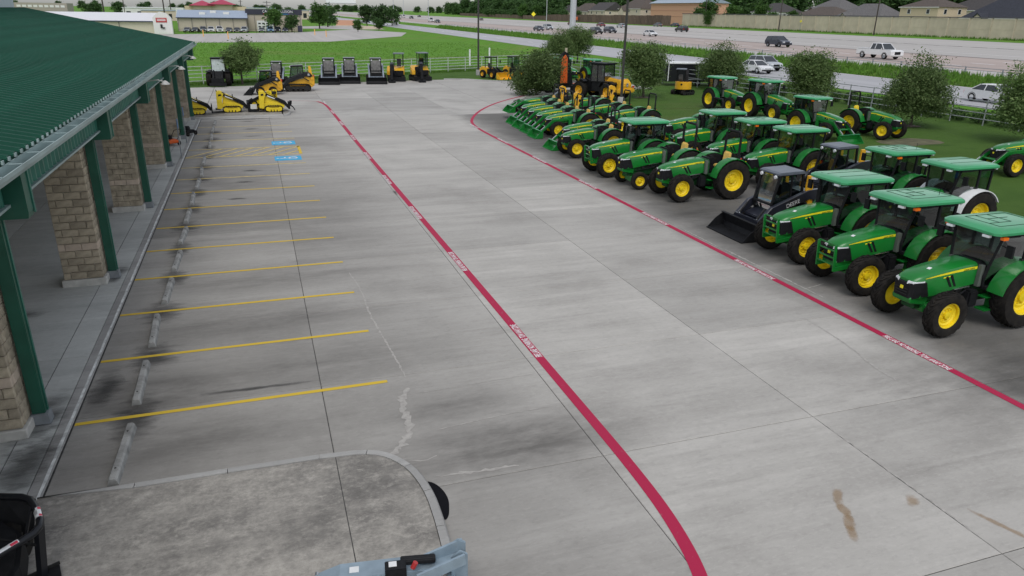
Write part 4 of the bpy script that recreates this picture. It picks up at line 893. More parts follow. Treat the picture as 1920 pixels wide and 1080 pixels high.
# tufts of taller grass: verge between the roads, field, foot of the fence
def tufts(name, n, fx, h0, h1, nb, label=None, spread=.18):
    g = G(); rg = random.Random(n)
    for i in range(n):
        x, y, z = fx(rg); hh = rg.uniform(h0, h1)
        for b in range(nb):
            a = rg.random()*6.283; dx, dy = math.cos(a)*spread, math.sin(a)*spread; bx, by = x+rg.uniform(-.15, .15), y+rg.uniform(-.15, .15); w_ = .05+hh*.12
            k = len(g.v); g.v += [(bx-dy*w_/spread*.5, by+dx*w_/spread*.5, z), (bx+dy*w_/spread*.5, by-dx*w_/spread*.5, z), (bx+dx*hh*.8, by+dy*hh*.8, z+hh*rg.uniform(.6, 1))]; g.f.append((k, k+1, k+2))
    o = link(name, raw_mesh(g, name, BLADE)); o['kind'] = 'stuff'; return o
def fv(rg):
    y = 15+rg.random()**1.8*260; x = 70.75+rg.random()*2.3; return x, y, zp(x)
tufts('verge_grass', 9000, fv, .25, .75, 4)
def ff(rg):
    y = 88+rg.random()**1.3*85; x = -12+rg.random()*66; return x, y, -.03
tufts('field_grass', 9000, ff, .08, .28, 4)
def fl(rg):
    s = rg.random(); return -8+54*s, 66.0+24.2*s+rg.gauss(0, .5), -.03
tufts('fence_line_grass', 3500, fl, .1, .35, 4)
def fw(rg):
    y = 60+rg.random()*260; return 174+rg.random()*3.4, y, 2.97
tufts('wall_foot_grass', 2500, fw, .3, .9, 4)
# woodland masses beyond the houses and along the horizon
def wood(name, spots, seed):
    vs, fs = [], []; rg = random.Random(seed); src = []
    for ms in BIGD+BIG[:1]:
        me = ms[1]; src.append(([v.co.copy() for v in me.vertices], [tuple(p.vertices) for p in me.polygons]))
    for x, y, s, z in spots:
        V, F = src[rg.randrange(len(src))]; c, n = math.cos(rg.random()*6), 0; a = rg.random()*6.28; ca, sa = math.cos(a), math.sin(a); k = len(vs)
        vs += [(x+(p.x*ca-p.y*sa)*s, y+(p.x*sa+p.y*ca)*s, z+p.z*s*.95-1.0*s) for p in V]; fs += [tuple(k+i for i in f) for f in F]
    me = bpy.data.meshes.new(name); me.from_pydata(vs, [], fs); me.materials.append(LEAFD); o = link(name, me); o['kind'] = 'stuff'; return o
rg = random.Random(77); sp = []
for k in range(58): sp.append((238+rg.random()*30, 110+k*8+rg.uniform(-3, 3), 1.5+rg.random()*.75, 3))
for k in range(44): sp.append((190+k*1.5+rg.random()*16, 470+k*12+rg.uniform(-5, 5), 1.1+rg.random()*.7, 3))
for k in range(16): sp.append((186+k*.8+rg.random()*5, 430+k*13, .55+rg.random()*.25, 3))
for k in range(34): sp.append((262+k*3+rg.random()*30, 600+k*22, 1.7+rg.random()*.7, 3))
wood('woodland', sp, 3)
sp = [(-120+k*12+rg.uniform(-5, 5), 560+rg.random()*130, .62+rg.random()*.5, 0) for k in range(14)]+[(-20+k*17, 760+rg.random()*200, .8+rg.random()*.4, 0) for k in range(10)]+[(-420+k*40, 1500+rg.random()*200, 1.3+rg.random()*.4, 0) for k in range(26)]+[(150+k*30, 1300+rg.random()*300, 1.5, 0) for k in range(20)]
wood('far_woodland', sp, 4)
for k, (x, y, s, l) in enumerate([(187, 276, .62, 'round tree leaning over the sound wall beside the salmon building'), (190, 256, .72, 'bright green tree behind the sound wall right of the salmon building'), (196, 246, .8, 'broad tree behind the sound wall left of the white walled house'), (187, 226, .5, 'small tree spilling over the sound wall before the white walled house'), (190, 412, .5, 'tree behind the wood fence by the cream gabled house'), (200, 288, .95, 'dark tall tree behind the salmon building'), (186, 214, .55, 'bush behind the sound wall at the second utility pole'), (186, 470, .75, 'tree left of the row of houses above the wood fence'), (186, 500, .85, 'second tree left of the row of houses above the wood fence')]):
    tree(BIG[k % 3], x, y, l, s, k*1.3, None, 3)
# ivy falling over the wall
g = G(); rg = random.Random(8)
for k in range(1600):
    z = rg.random(); leafq(g, Vector((-.35-rg.random()*.6, rg.gauss(0, 2.2*(1-.55*(1-z))), 1.2+z*4.6)), .24*rg.uniform(.6, 1.3), rg)
iv = link('ivy', raw_mesh(g, 'ivy', LEAFB), None, (177.9, 254, 3)); tag(iv, 'dark ivy hanging over the left end of the sound wall', 'ivy')
# ------------------------------------------------------------------ wheels (cached meshes)
WM = {}
def tyre_mesh(r, w, rim, lugs=20, key=''):
    k = ('t', r, w, rim, lugs)
    if k in WM: return WM[k]
    g = G(); h = w/2; s = .035 if lugs else .0
    g.lathe([(rim, -h*.78), (rim+.04, -h*.95), (rim+(r-rim)*.55, -h), (r-.07, -h*.94), (r-s-.01, -h*.72), (r-s, 0), (r-s-.01, h*.72), (r-.07, h*.94), (rim+(r-rim)*.55, h), (rim+.04, h*.95), (rim, h*.78)], n=36)
    for i in range(lugs):
        for sd in (-1, 1):
            a0 = 2*math.pi*(i+(.5 if sd > 0 else 0))/lugs; n = 3; vs = []
            for q in range(n+1):
                t = q/n; y = sd*h*(-.08+1.06*t); a = a0+t*t*2.6*.18*(.55/r+.35); rr = r-.004-(.055 if q == n else (.012 if q == 2 else 0)); da = .022/r+.012
                for aa, ro in ((a-da, rr-.075), (a-da, rr), (a+da, rr), (a+da, rr-.075)): vs.append((ro*math.cos(aa), y, ro*math.sin(aa)))
            fs = [(3, 2, 1, 0), (n*4, n*4+1, n*4+2, n*4+3)]
            for q in range(n):
                for e in range(3): fs.append((q*4+e, q*4+e+1, q*4+5+e, q*4+4+e))
            g.add(vs, fs)
    WM[k] = g.mesh('tyre', smooth=35); WM[k].materials.append(RUBBER); return WM[k]
def rim_mesh(r, w, dish, m):
    k = ('r', r, w, dish, m.name)
    if k in WM: return WM[k]
    h = w/2; g = G(); d = dish
    g.lathe([(r+.01, h*.80), (r+.012, h*.72), (r*.93, h*.66), (r*.90, h*.2), (r*.84, d+.03), (r*.70, d), (r*.55, d+.02), (r*.42, d-.02), (r*.30, d+.0), (r*.28, d+.06), (.0, d+.07)], n=28)
    g.lathe([(r+.01, -h*.80), (r*.92, -h*.66), (r*.90, d-.04), (.0, d-.045)], n=28)
    for i in range(8):
        a = 2*math.pi*i/8; c = (r*.42*math.cos(a), d, r*.42*math.sin(a)); g.cyl((c[0], d-.03, c[2]), (c[0], d+.025, c[2]), .022, n=6)
    WM[k] = g.mesh('rim', smooth=30); WM[k].materials.append(m); return WM[k]
def wheel(parent, x, y, r, w, rim, lugs, m, dish=.05, steer=0, name='wheel'):
    s = 1 if y > 0 else -1
    o = link(name, tyre_mesh(r, w, rim, lugs), parent, (x, y, r)); o.rotation_euler = (0, random.uniform(0, .6), steer)
    q = link('rim', rim_mesh(rim, w, dish, m), o); q.rotation_euler = (0, 0, 0 if s > 0 else math.pi); return o

# ------------------------------------------------------------------ tractor (x forward, rear axle at x = 0)
JDT = text_mesh('JOHN DEERE', .062, bold=.001); JDT.materials.append(DKGREEN)
def ring(x, w, zb, zt, c=.10):
    return [(x, -w, zb), (x, w, zb), (x, w*1.0, zt-c*1.2), (x, w-c*.35, zt-c*.45), (x, w-c, zt-c*.08), (x, 0, zt), (x, -w+c, zt-c*.08), (x, -w+c*.35, zt-c*.45), (x, -w, zt-c*1.2)]
def fender(parent, y0, y1, r, m, a0=8, a1=150, cx=0, cz=.82, inner=True, lip=None):
    g = G(); n = 12; A = [R(a0+(a1-a0)*i/n) for i in range(n+1)]; rings = []
    for a in A:
        c, s = math.cos(a), math.sin(a); rings.append([(cx+c*r, y0, cz+s*r), (cx+c*r, y1, cz+s*r), (cx+c*(r+.03), y1, cz+s*(r+.03)), (cx+c*(r+.045), (y0+y1)/2, cz+s*(r+.045)), (cx+c*(r+.03), y0, cz+s*(r+.03))])
    g.loft(rings); f = g.ob('fender', m, parent, smooth=40)
    if inner:
        yi = y0 if abs(y0) < abs(y1) else y1; g = G(); P = [(cx+math.cos(a)*r, cz+math.sin(a)*r) for a in A]; P += [(cx+math.cos(A[-1])*r*.55, cz+.12), (cx+.65*r, cz-.1)]
        g.prism(P, yi-.012, yi+.012); g.ob('fender_side', BLACK, f)
    return f
def loader(root, W, nose, m, lift=0., bw=1.75, rails=True):
    """front loader: masts, two boom arms, torque tube, cylinders and bucket"""
    ya = W/2+.10; mx = nose-1.55; tip = (nose+.62, .42+lift); knee = (nose-.25, 1.18+lift*.5); top = (mx, 1.32)
    for s in (-1, 1):
        g = G(); g.bar((mx, s*ya, .55), (mx-.02, s*ya, 1.42), .09, .22, (1, 0, 0)); g.ob('loader_mast', m, root)
        g = G(); g.prism([(top[0]-.1, top[1]+.07), (top[0], top[1]-.1), (knee[0]-.05, knee[1]-.12), (tip[0]-.08, tip[1]-.03), (tip[0]+.02, tip[1]+.07), (knee[0]+.08, knee[1]+.06)], s*ya-.04, s*ya+.04); g.ob('loader_arm', m, root, bev=.01, seg=1)
        g = G(); g.cyl((mx+.05, s*ya, .72), (knee[0]-.35, s*ya, knee[1]-.12), .04, n=8); g.cyl((knee[0]+.0, s*(ya-.02), knee[1]+.10), (nose+.35, s*(ya-.02), .82+lift), .035, n=8); c = g.ob('loader_cylinder', DARK, root)
        g = G(); g.cyl((nose+.3, s*(ya-.02), .85+lift), (nose+.66, s*(ya-.02), .56+lift), .02, n=8); g.ob('rod', CHROME, c)
    g = G(); g.cyl((nose+.18, -ya, .78+lift), (nose+.18, ya, .78+lift), .055, n=10); g.ob('cross_tube', m, root)
    b = bucket(root, nose+.62, bw, m, lift); return b
def bucket(root, x, bw, m, z=0., d=.62, h=.52, name='bucket'):
    P = [(x, z+.02), (x+d, z+.01), (x+d, z+.035), (x+.10, z+.06), (x+.03, z+.22), (x+.10, z+h-.03), (x+.16, z+h), (x+.10, z+h+.015), (x-.01, z+h-.04), (x-.03, z+.2)]
    g = G(); n = len(P); g.prism(P, -bw/2, bw/2)
    for s in (-1, 1): g.prism([(x, z+.03), (x+d-.03, z+.02), (x+d*.55, z+h*.62), (x+.12, z+h-.01), (x+.0, z+h-.06)], s*bw/2-.012, s*bw/2+.012)
    b = g.ob(name, m, root); g = G(); g.box(x+.08, x+.2, -bw/2, bw/2, z+h+.012, z+h+.032); g.ob('bucket_lip', ROOFGREEN if m == GREEN else m, b); return b
def tractor(kind='cab', guard=False, ldr=False, exhaust=False, roofstyle=0, beacon=True, four=True, hood_m=None, fend=None, backhoe=False, hitch=False, label='', cat='tractor', group='green tractors for sale', lift=0., fw=None, rops_fold=False):
    hm = GREEN; root = empty('tractor'); tag(root, label, cat, group)
    WB = 2.42; cab = kind == 'cab'
    fr, fwid, frim = fw or (.60, .34, .33)
    # chassis
    g = G(); g.box(-.35, 1.3, -.24, .24, .55, 1.0); g.box(1.3, 2.75, -.20, .20, .52, .78); g.prism([(1.25, .8), (2.5, .72), (2.5, 1.0), (1.25, 1.1)], -.26, .26); g.ob('chassis', DKGREEN, root, bev=.02, seg=1)
    g = G(); g.box(1.35, 2.35, -.28, .28, .86, 1.18); g.cyl((1.5, .2, .95), (1.5, .34, .95), .1, n=10); g.cyl((2.0, -.34, .9), (2.0, .34, .9), .07, n=8); g.tube([(1.4, .3, 1.05), (1.7, .33, .98), (2.1, .3, 1.05)], .025, 5); g.ob('engine', DARK, root)
    g = G(); g.cyl((WB, -.72, fr-.02), (WB, .72, fr-.02), .085, n=10); g.box(WB-.12, WB+.12, -.3, .3, fr-.14, fr+.1); g.ob('front_axle', GREEN, root)
    g = G(); g.cyl((0, -.72, .82), (0, .72, .82), .12, n=10); g.ob('rear_axle', DKGREEN, root)
    g = G(); g.prism([(2.45, .62), (2.98, .72), (3.02, .84), (2.98, .9), (2.4, .86)], -.28, .28); g.ob('front_weight_bracket', GREEN, root, bev=.02, seg=1)
    # hood
    g = G(); g.loft([ring(1.10, .385, 1.10, 1.68), ring(1.5, .38, 1.06, 1.66), ring(1.95, .37, .98, 1.60), ring(2.4, .355, .90, 1.535), ring(2.75, .335, .86, 1.455), ring(2.92, .30, .86, 1.385), ring(3.0, .25, .88, 1.32)]); H = g.ob('hood', hm, root, smooth=35)
    g = G(); g.loft([[(2.52, -.372, .90), (2.52, .372, .90), (2.66, .372, 1.29), (2.66, -.372, 1.29)], [(2.95, -.30, .84), (2.95, .30, .84), (2.99, .30, 1.26), (2.99, -.30, 1.26)], [(3.03, -.22, .85), (3.03, .22, .85), (3.05, .20, 1.24), (3.05, -.20, 1.24)]]); gr = g.ob('grille', BLACK, root, bev=.01, seg=1)
    for k in range(3): g = G(); g.box(3.045, 3.056, -.18, .18, .93+k*.07, .95+k*.07); g.ob('grille_bar', DARK, gr)
    g = G(); g.box(3.05, 3.062, -.045, .045, 1.06, 1.14); g.ob('badge', STRIPE, gr)
    for s in (-1, 1):
        g = G(); g.loft([[(2.72, s*.352, 1.27), (2.72, s*.352, 1.315), (2.72, s*.25, 1.33), (2.72, s*.25, 1.27)], [(3.0, s*.280, 1.225), (3.0, s*.280, 1.29), (3.04, s*.13, 1.30), (3.06, s*.13, 1.225)]]); g.ob('headlight', LAMP, root)
        q = .006
        g = G(); yq = lambda x: s*(.385-(x-1.1)*.018+q if x < 1.95 else .37-(x-1.95)*.036+q)
        X = [1.12, 1.5, 1.9, 2.3, 2.72]; T = [1.585, 1.56, 1.515, 1.46, 1.385]; W_ = [.075, .068, .058, .045, .012]
        vs = [(x, yq(x), t) for x, t in zip(X, T)]+[(x, yq(x), t-w) for x, t, w in zip(X, T, W_)]; g.add(vs, [(i, i+1, 6+i, 5+i) for i in range(4)]); st = g.ob('stripe', STRIPE, H)
        o = link('lettering', JDT, st, (1.36, yq(1.36)+s*.003, 1.518)); o.rotation_euler = (R(90), R(-5 if s > 0 else 5), math.pi if s > 0 else 0)
        g = G(); g.add([(1.95, yq(1.95)+s*.002, 1.405), (2.16, yq(2.16)+s*.002, 1.375), (2.16, yq(2.16)+s*.002, 1.345), (1.95, yq(1.95)+s*.002, 1.372)], [(0, 1, 2, 3)]); g.ob('model_plate', STRIPE, H)
        for k in range(2):
            g = G(); x0 = 1.78+k*.14
            g.prism([(x0+.10, 1.42-k*.03), (x0+.17, 1.41-k*.03), (x0-.02, 1.10), (x0-.09, 1.10)], yq(1.9)-.012, yq(1.9)+.006); g.ob('vent', BLACK, H)
    g = G(); g.add([(2.32, .02, 1.558), (2.44, .06, 1.536), (2.41, .14, 1.534), (2.29, .10, 1.556)], [(0, 1, 2, 3)]); g.ob('paper_tag', WHITEP, H)
    for s in (-1, 1):
        g = G(); g.tube([(1.2, s*.36, 1.0), (1.5, s*.42, .9), (1.9, s*.36, .82), (2.3, s*.3, .75)], .022, 5); g.ob('hose', BLACK, root)
        g = G(); g.bar((1.25, s*.40, 1.06), (1.75, s*.40, 1.02), .03, .02); g.ob('pipe', CHROME, root)
        g = G(); g.box(.98, 1.1, s*.44-.05, s*.44+.05, 1.06, 1.62); g.ob('console', mat('console_grey_green', (.10, .115, .10), .6, var=.1), root)
    g = G(); g.loft([ring(.86, .42, 1.0, 1.66, .12), ring(1.095, .395, 1.04, 1.69, .11)]); g.ob('cowl', BLACK if cab else DKGREEN, root, smooth=35)
    # running gear
    for s in (-1, 1):
        wheel(root, 0, s*.88, .84, .47, .46, 22, YEL, .02)
        wheel(root, WB, s*.84, fr, fwid, frim, 18 if four else 0, YEL, .03, R(random.choice((0, 0, 6, -5))))
        f = fender(root, s*.62, s*1.06, .90, fend or GREEN, 10, 150)
        if fend: pass
        g = G(); g.box(.62, .98, s*.60-.14, s*.60+.14, .46, .50); g.box(.62, .98, s*.58-.12, s*.58+.12, .80, .83); g.box(.60, .64, s*.60-.15, s*.60+.15, .46, 1.15); g.ob('step', GREEN, root)
        g = G(); g.box(1.02, 1.36, s*.42-.13, s*.42+.13, .52, .98); g.ob('fuel_tank', BLACK, root, bev=.05)
    if cab:
        g = G(); g.box(-.55, .95, -.62, .62, 1.0, 1.08); g.box(-.6, -.2, -.6, .6, 1.08, 1.42); g.ob('cab_floor', BLACK, root)
        B = {'a': ((.98, .50, 1.30), (.86, .68, 2.44)), 'f': ((.95, .50, 1.05), (.98, .50, 1.30)), 'b': ((.05, .74, 1.52), (.05, .74, 2.44)), 'b2': ((.35, .66, 1.05), (.05, .74, 1.52)), 'c': ((-.58, .68, 1.45), (-.62, .68, 2.44))}
        fr_ = G()
        for s in (-1, 1):
            for p, q in B.values(): fr_.bar((p[0], s*p[1], p[2]), (q[0], s*q[1], q[2]), .065, .065)
            fr_.bar((.86, s*.68, 2.42), (-.62, s*.68, 2.42), .07, .09); fr_.bar((.05, s*.74, 1.5), (-.58, s*.68, 1.47), .05, .06)
        for x, z in ((.86, 2.42), (-.62, 2.42), (-.58, 1.47)): fr_.bar((x, -.68, z), (x, .68, z), .06, .07)
        fr_.ob('cab_frame', BLACK, root)
        for s in (-1, 1):
            g = G(); y0, y1 = s*.52, s*.70; g.quad((.97, s*.51, 1.3), (.87, s*.675, 2.4), (.07, s*.735, 2.4), (.07, s*.735, 1.54), (.36, s*.66, 1.1), (.94, s*.51, 1.1)); d = g.ob('door', GLASS, root)
            g = G(); g.bar((.12, s*.76, 1.62), (.12, s*.76, 1.8), .025, .05); g.ob('handle', DARK, d)
            g = G(); g.quad((.03, s*.735, 1.54), (.03, s*.735, 2.4), (-.6, s*.68, 2.4), (-.57, s*.68, 1.5)); g.ob('side_window', GLASS, root)
            g = G(); g.bar((.88, s*.70, 2.2), (.98, s*.98, 2.2), .025); g.box(.94, 1.0, s*1.0-.09, s*1.0+.09, 1.98, 2.28); g.ob('mirror', BLACK, root)
        g = G(); g.quad((.985, -.47, 1.32), (.985, .47, 1.32), (.875, .64, 2.4), (.875, -.64, 2.4)); g.ob('windshield', GLASS, root)
        g = G(); g.quad((-.585, -.64, 1.5), (-.585, .64, 1.5), (-.625, .64, 2.4), (-.625, -.64, 2.4)); g.ob('rear_window', GLASS, root)
        # roof with pressed lines
        def rr(x0, x1, w, z, c=.12): return [(x0+c, -w, z), (x1-c, -w, z), (x1, -w+c, z), (x1, w-c, z), (x1-c, w, z), (x0+c, w, z), (x0, w-c, z), (x0, -w+c, z)]
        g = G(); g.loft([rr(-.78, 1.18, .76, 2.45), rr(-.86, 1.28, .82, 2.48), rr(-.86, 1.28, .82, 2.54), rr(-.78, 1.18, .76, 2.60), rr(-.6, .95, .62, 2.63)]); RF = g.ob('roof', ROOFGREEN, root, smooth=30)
        if roofstyle == 0: lines = [((-.55, -.5), (.85, -.5)), ((-.55, .5), (.85, .5)), ((.85, -.5), (.85, .5)), ((-.55, -.5), (-.55, .5)), ((.1, -.5), (.1, .2)), ((.1, .2), (.85, .2)), ((-.2, -.15), (.5, -.15)), ((.5, -.5), (.5, .2))]
        else: lines = [((-.6, -.28), (.98, -.28)), ((-.6, .28), (.98, .28))]
        g = G()
        for a, b in lines: g.bar((*a, 2.633), (*b, 2.633), .018, .006)
        g.ob('roof_groove', BLACK, RF)
        for s in (-1, 1):
            g = G(); g.box(1.2, 1.30, s*.52-.09, s*.52+.09, 2.40, 2.46); g.ob('work_light', LAMP, root)
            g = G(); g.box(-.88, -.80, s*.58-.08, s*.58+.08, 2.39, 2.45); g.ob('work_light', LAMP, root)
            if beacon: g = G(); g.box(.9, 1.06, s*.79-.05, s*.79+.05, 2.37, 2.44); g.ob('amber_lamp', AMBER, root)
        if roofstyle == 0: g = G(); g.cyl((-.3, .3, 2.63), (-.3, .3, 2.85), .008, n=4); g.ob('antenna', BLACK, RF)
        sx, sz, sm = -.2, 1.42, SEATB
    else:
        g = G(); g.box(-.25, .88, -.6, .6, .98, 1.04); g.ob('platform', DKGREEN, root)
        g = G(); g.box(.55, .9, -.25, .25, 1.04, 1.45); g.prism([(.5, 1.42), (.9, 1.45), (.9, 1.72), (.72, 1.70)], -.24, .24); g.ob('dash', BLACK, root, bev=.03)
        g = G(); g.box(.88, .94, .28, .38, 1.0, 1.6); g.box(.88, .94, -.38, -.28, 1.0, 1.6); g.ob('side_shield', TAN, root)
        sx, sz, sm = -.02, 1.28, SEATY
        g = G(); x = -.48; hz = 2.75 if not rops_fold else 1.95
        P = [(x, -.52, .95), (x, -.52, 1.75), (x-.02, -.52, hz-.12), (x-.03, -.42, hz), (x-.03, .42, hz), (x-.02, .52, hz-.12), (x, .52, 1.75), (x, .52, .95)]
        if rops_fold: P = [(x, -.52, .95), (x, -.52, 1.75), (x-.35, -.52, 2.0), (x-.75, -.45, 1.98), (x-.75, .45, 1.98), (x-.35, .52, 2.0), (x, .52, 1.75), (x, .52, .95)]
        g.tube(P, .055, 7); RP = g.ob('roll_bar', BLACK, root, smooth=40)
        for s in (-1, 1):
            g = G(); g.box(x-.07, x+.07, s*.52-.06, s*.52+.06, 1.6, 1.8); g.ob('hinge', BLACK, RP)
            g = G(); g.box(x-.16, x-.08, s*.5-.05, s*.5+.05, 1.5, 1.66); g.ob('tail_lamp', REDL, root)
        if not rops_fold: g = G(); g.box(x+.03, x+.06, -.34, -.02, 1.85, 2.25); 
    # seat, steering wheel
    g = G(); g.box(sx-.25, sx+.27, -.25, .25, sz-.08, sz+.06); SE = g.ob('seat', sm, root, bev=.045)
    g = G(); g.prism([(sx-.28, sz+.04), (sx-.14, sz+.04), (sx-.22, sz+.60), (sx-.34, sz+.60)], -.24, .24); g.ob('seat_back', sm, SE, bev=.05)
    g = G(); g.box(sx-.2, sx+.2, -.2, .2, 1.0, sz-.08); g.ob('seat_base', BLACK, SE)
    c = Vector((.52, 0, sz+.42)); ax = Vector((-.5, 0, .85)).normalized(); u = Vector((0, 1, 0)); v = ax.cross(u)
    g = G(); g.tube([c+(u*math.cos(i*math.pi/8)+v*math.sin(i*math.pi/8))*.2 for i in range(17)], .016, 5); g.cyl(c, c-ax*.32, .025, n=6); g.bar(c-u*.19, c+u*.19, .03, .012); g.ob('steering_wheel', BLACK, root)
    if exhaust: g = G(); g.cyl((1.02, -.46, 1.35), (1.02, -.46, 2.2), .075, n=12); g.cyl((1.02, -.46, 2.2), (1.02, -.46, 2.62), .04, n=10); g.ob('exhaust', BLACK, root, smooth=40)
    if guard:
        g = G()
        for s in (-1, 1): g.bar((3.1, s*.34, .62), (3.16, s*.34, 1.38), .03, .09, (1, 0, 0)); g.bar((2.5, s*.34, .72), (3.1, s*.34, .66), .04, .12)
        for z in (.80, 1.0, 1.2, 1.38): g.bar((3.13, -.36, z), (3.13, .36, z), .035, .035)
        g.ob('brush_guard', GREEN, root)
    if ldr: loader(root, .86, 2.95, GREEN, lift)
    # three point hitch
    g = G()
    for s in (-1, 1): g.bar((-.35, s*.25, .6), (-1.05, s*.4, .5), .05, .09); g.bar((-.4, s*.3, 1.1), (-.85, s*.36, .56), .03)
    g.bar((-.4, 0, 1.0), (-1.0, 0, .95), .05); g.ob('hitch', DARK, root)
    if backhoe:
        g = G(); g.prism([(-.95, .5), (-.7, .5), (-.7, 1.2), (-1.05, 1.2)], -.35, .35); g.ob('backhoe_frame', BLACK, root)
        P = [(-1.0, 1.0), (-1.5, 2.25), (-1.35, 2.55), (-1.05, 2.68), (-.85, 2.6), (-.75, 2.42), (-.95, 2.32), (-1.1, 2.35), (-1.22, 2.2), (-.8, 1.05)]
        g = G(); g.prism(P, -.09, .09); bo = g.ob('backhoe_boom', CYEL, root, bev=.015, seg=1)
        g = G(); g.lathe([(.0, .0), (.12, .0)], (-1.32, .098, 2.0), 'y', 14); g.lathe([(.0, 0), (.12, 0)], (-1.32, -.098, 2.0), 'y', 14); g.ob('badge', BLACK, bo)
        g = G(); g.bar((-.8, 0, 2.45), (-1.15, .0, 1.2), .14, .16, (1, 0, 0)); g.ob('backhoe_dipper', CYEL, root)
        g = G(); g.prism([(-1.3, .75), (-.95, .95), (-.95, 1.25), (-1.2, 1.3), (-1.45, 1.1)], -.22, .22); g.ob('backhoe_bucket', BLACK, root)
        g = G(); g.cyl((-1.55, .13, 1.3), (-1.42, .13, 2.3), .035, n=8); g.cyl((-.7, .12, 1.25), (-.9, .12, 2.2), .035, n=8); g.ob('backhoe_cylinder', DARK, root)
        for s in (-1, 1): g = G(); g.bar((-.9, s*.4, .6), (-.75, s*.95, 1.45), .09, .09); g.box(-.9, -.6, s*.95-.14, s*.95+.14, 1.4, 1.48); g.ob('stabilizer', CYEL, root)
    return root
W_ = math.pi     # noses face the lane (-X)
random.seed(3)
# nearest row; the rear axle stands about 2.45 m behind the front one
def put(o, xf, y, rz=W_, sc=1, z=0):
    d = 2.42*sc; return place(o, xf-math.cos(rz)*d, y-math.sin(rz)*d, z, rz, sc=sc)
TA = put(tractor('cab', label='green cab tractor nearest the camera, at the right edge by the red line'), 19.45, -.82)
TB = put(tractor('cab', guard=True, label='green cab tractor with brush guard, second from the camera in the front row'), 19.7, 2.06)
TC = put(tractor('cab', guard=True, exhaust=True, roofstyle=1, beacon=False, label='green cab tractor with brush guard and two line roof beside the black track loader'), 19.92, 4.86)
TE = put(tractor('open', label='open green tractor with tan seat showing its whole yellow rear wheel'), 20.38, 13.1)
TF = put(tractor('open', four=False, fw=(.40, .24, .22), label='open green tractor with small smooth front wheels beside the one with big yellow wheel'), 19.8, 15.65)
TG = put(tractor('cab', guard=True, exhaust=True, roofstyle=1, beacon=False, ldr=False, label='green cab tractor with brush guard between the open tractors in the front row'), 19.55, 18.35)
g_c = 'compact green tractors in the far part of the front row'
TH = put(tractor('open', label='compact open green tractor with black grille, last without loader toward the far end', group=g_c), 20.05, 23.2, sc=.88)
T1 = put(tractor('open', ldr=True, label='compact green loader tractor with bucket on the ground beside the last one without loader', group=g_c), 21.05, 25.55, sc=.86)
T2 = put(tractor('open', ldr=True, label='compact green loader tractor, fourth counting from the raised bucket', group=g_c), 21.6, 29.7, sc=.88)
T3 = place(copy_tree(T2), 0, 0, label='compact green loader tractor, third counting from the raised bucket'); put(T3, 21.75, 31.75, sc=.86)
T4 = put(tractor('open', ldr=True, backhoe=True, label='compact green loader tractor with yellow backhoe, second counting from the raised bucket', group=g_c), 21.9, 33.75, sc=.86)
T5 = place(copy_tree(T2), 0, 0, label='compact green loader tractor next to the one with the raised bucket'); put(T5, 22.1, 35.75, sc=.86)
T6 = put(tractor('open', ldr=True, backhoe=True, lift=.55, label='compact green loader tractor with raised bucket at the far end of the row', group=g_c), 22.7, 38.3, W_, .86)
# second row
g2 = 'green tractors in the second row'
S1 = put(tractor('cab', fend=WHITEP, roofstyle=1, beacon=False, label='green cab tractor with white rear fender in the second row', group=g2), 25.6, 5.75)
S2 = put(tractor('cab', label='green cab tractor with antenna in the second row, behind the brush guard tractors', group=g2), 25.6, 8.5)
S3 = put(tractor('cab', roofstyle=1, beacon=False, label='green cab tractor in the second row behind the big yellow rear wheel', group=g2), 25.6, 14.3)
S4 = put(tractor('cab', label='green cab tractor with amber lamps in the second row behind the tan seats', group=g2), 25.4, 17.1)
S5 = put(tractor('cab', guard=True, exhaust=True, roofstyle=1, beacon=False, label='green cab tractor with tall exhaust in the second row left of the amber lamped one', group=g2), 25.5, 20.5)
S6 = put(tractor('open', rops_fold=False, label='open green tractor with upright roll bar in the second row behind the exhaust cab tractor', group=g2), 27.2, 24.6)
S7 = place(copy_tree(TH), 0, 0, label='compact open tractor in the second row in front of the yellow wheel loader', group=g2); put(S7, 26.2, 30.2, sc=.9)
S8 = place(copy_tree(TH), 0, 0, label='compact open tractor in the second row, second from the lawn corner', group=g2); put(S8, 26.2, 33.6, sc=.86)
S9 = put(tractor('open', backhoe=True, label='compact tractor with arched yellow backhoe in the second row nearest the lawn corner', group=g2), 26.0, 37.0, sc=.9)
# row on the lawn, facing the road
g3 = 'green tractors on the lawn facing the road'
def putr(o, x, y, rz, sc=1, z=-.025): return place(o, x, y, z, rz, sc=sc)
L1 = putr(tractor('cab', roofstyle=1, label='green cab tractor on the lawn nearest the black trailer', group=g3), 41.1, 40.7, R(-84), 1.02)
L2 = putr(tractor('cab', guard=True, label='green cab tractor on the lawn, second from the black trailer', group=g3), 41.3, 35.2, R(-88), 1.1)
L3 = putr(tractor('cab', ldr=True, label='green cab tractor with front loader bucket down on the lawn', group=g3), 38.7, 26.7, R(-84), .98)
L4 = putr(tractor('open', label='open green tractor with bright yellow seat on the lawn facing the road', group=g3), 42.5, 26.2, R(-77), 1.0)
L5 = putr(tractor('open', ldr=True, label='green loader tractor cut off by the right edge of the picture on the lawn', group=g3), 42.3, 12.9, R(170), 1.0)
for s_ in (L4.children): 
    if s_.name.startswith('seat'): recol(s_, VYEL); [recol(c, VYEL) for c in s_.children if c.name.startswith('seat_back')]
L6 = putr(tractor('cab', label='green cab tractor behind the folded mower, nearer the wheel loader', group=g3), 40.4, 65.2, R(-80), 1.0)
L7 = putr(tractor('cab', roofstyle=1, label='green cab tractor behind the folded mower, left of the other', group=g3), 37.7, 67.4, R(-80), 1.0)
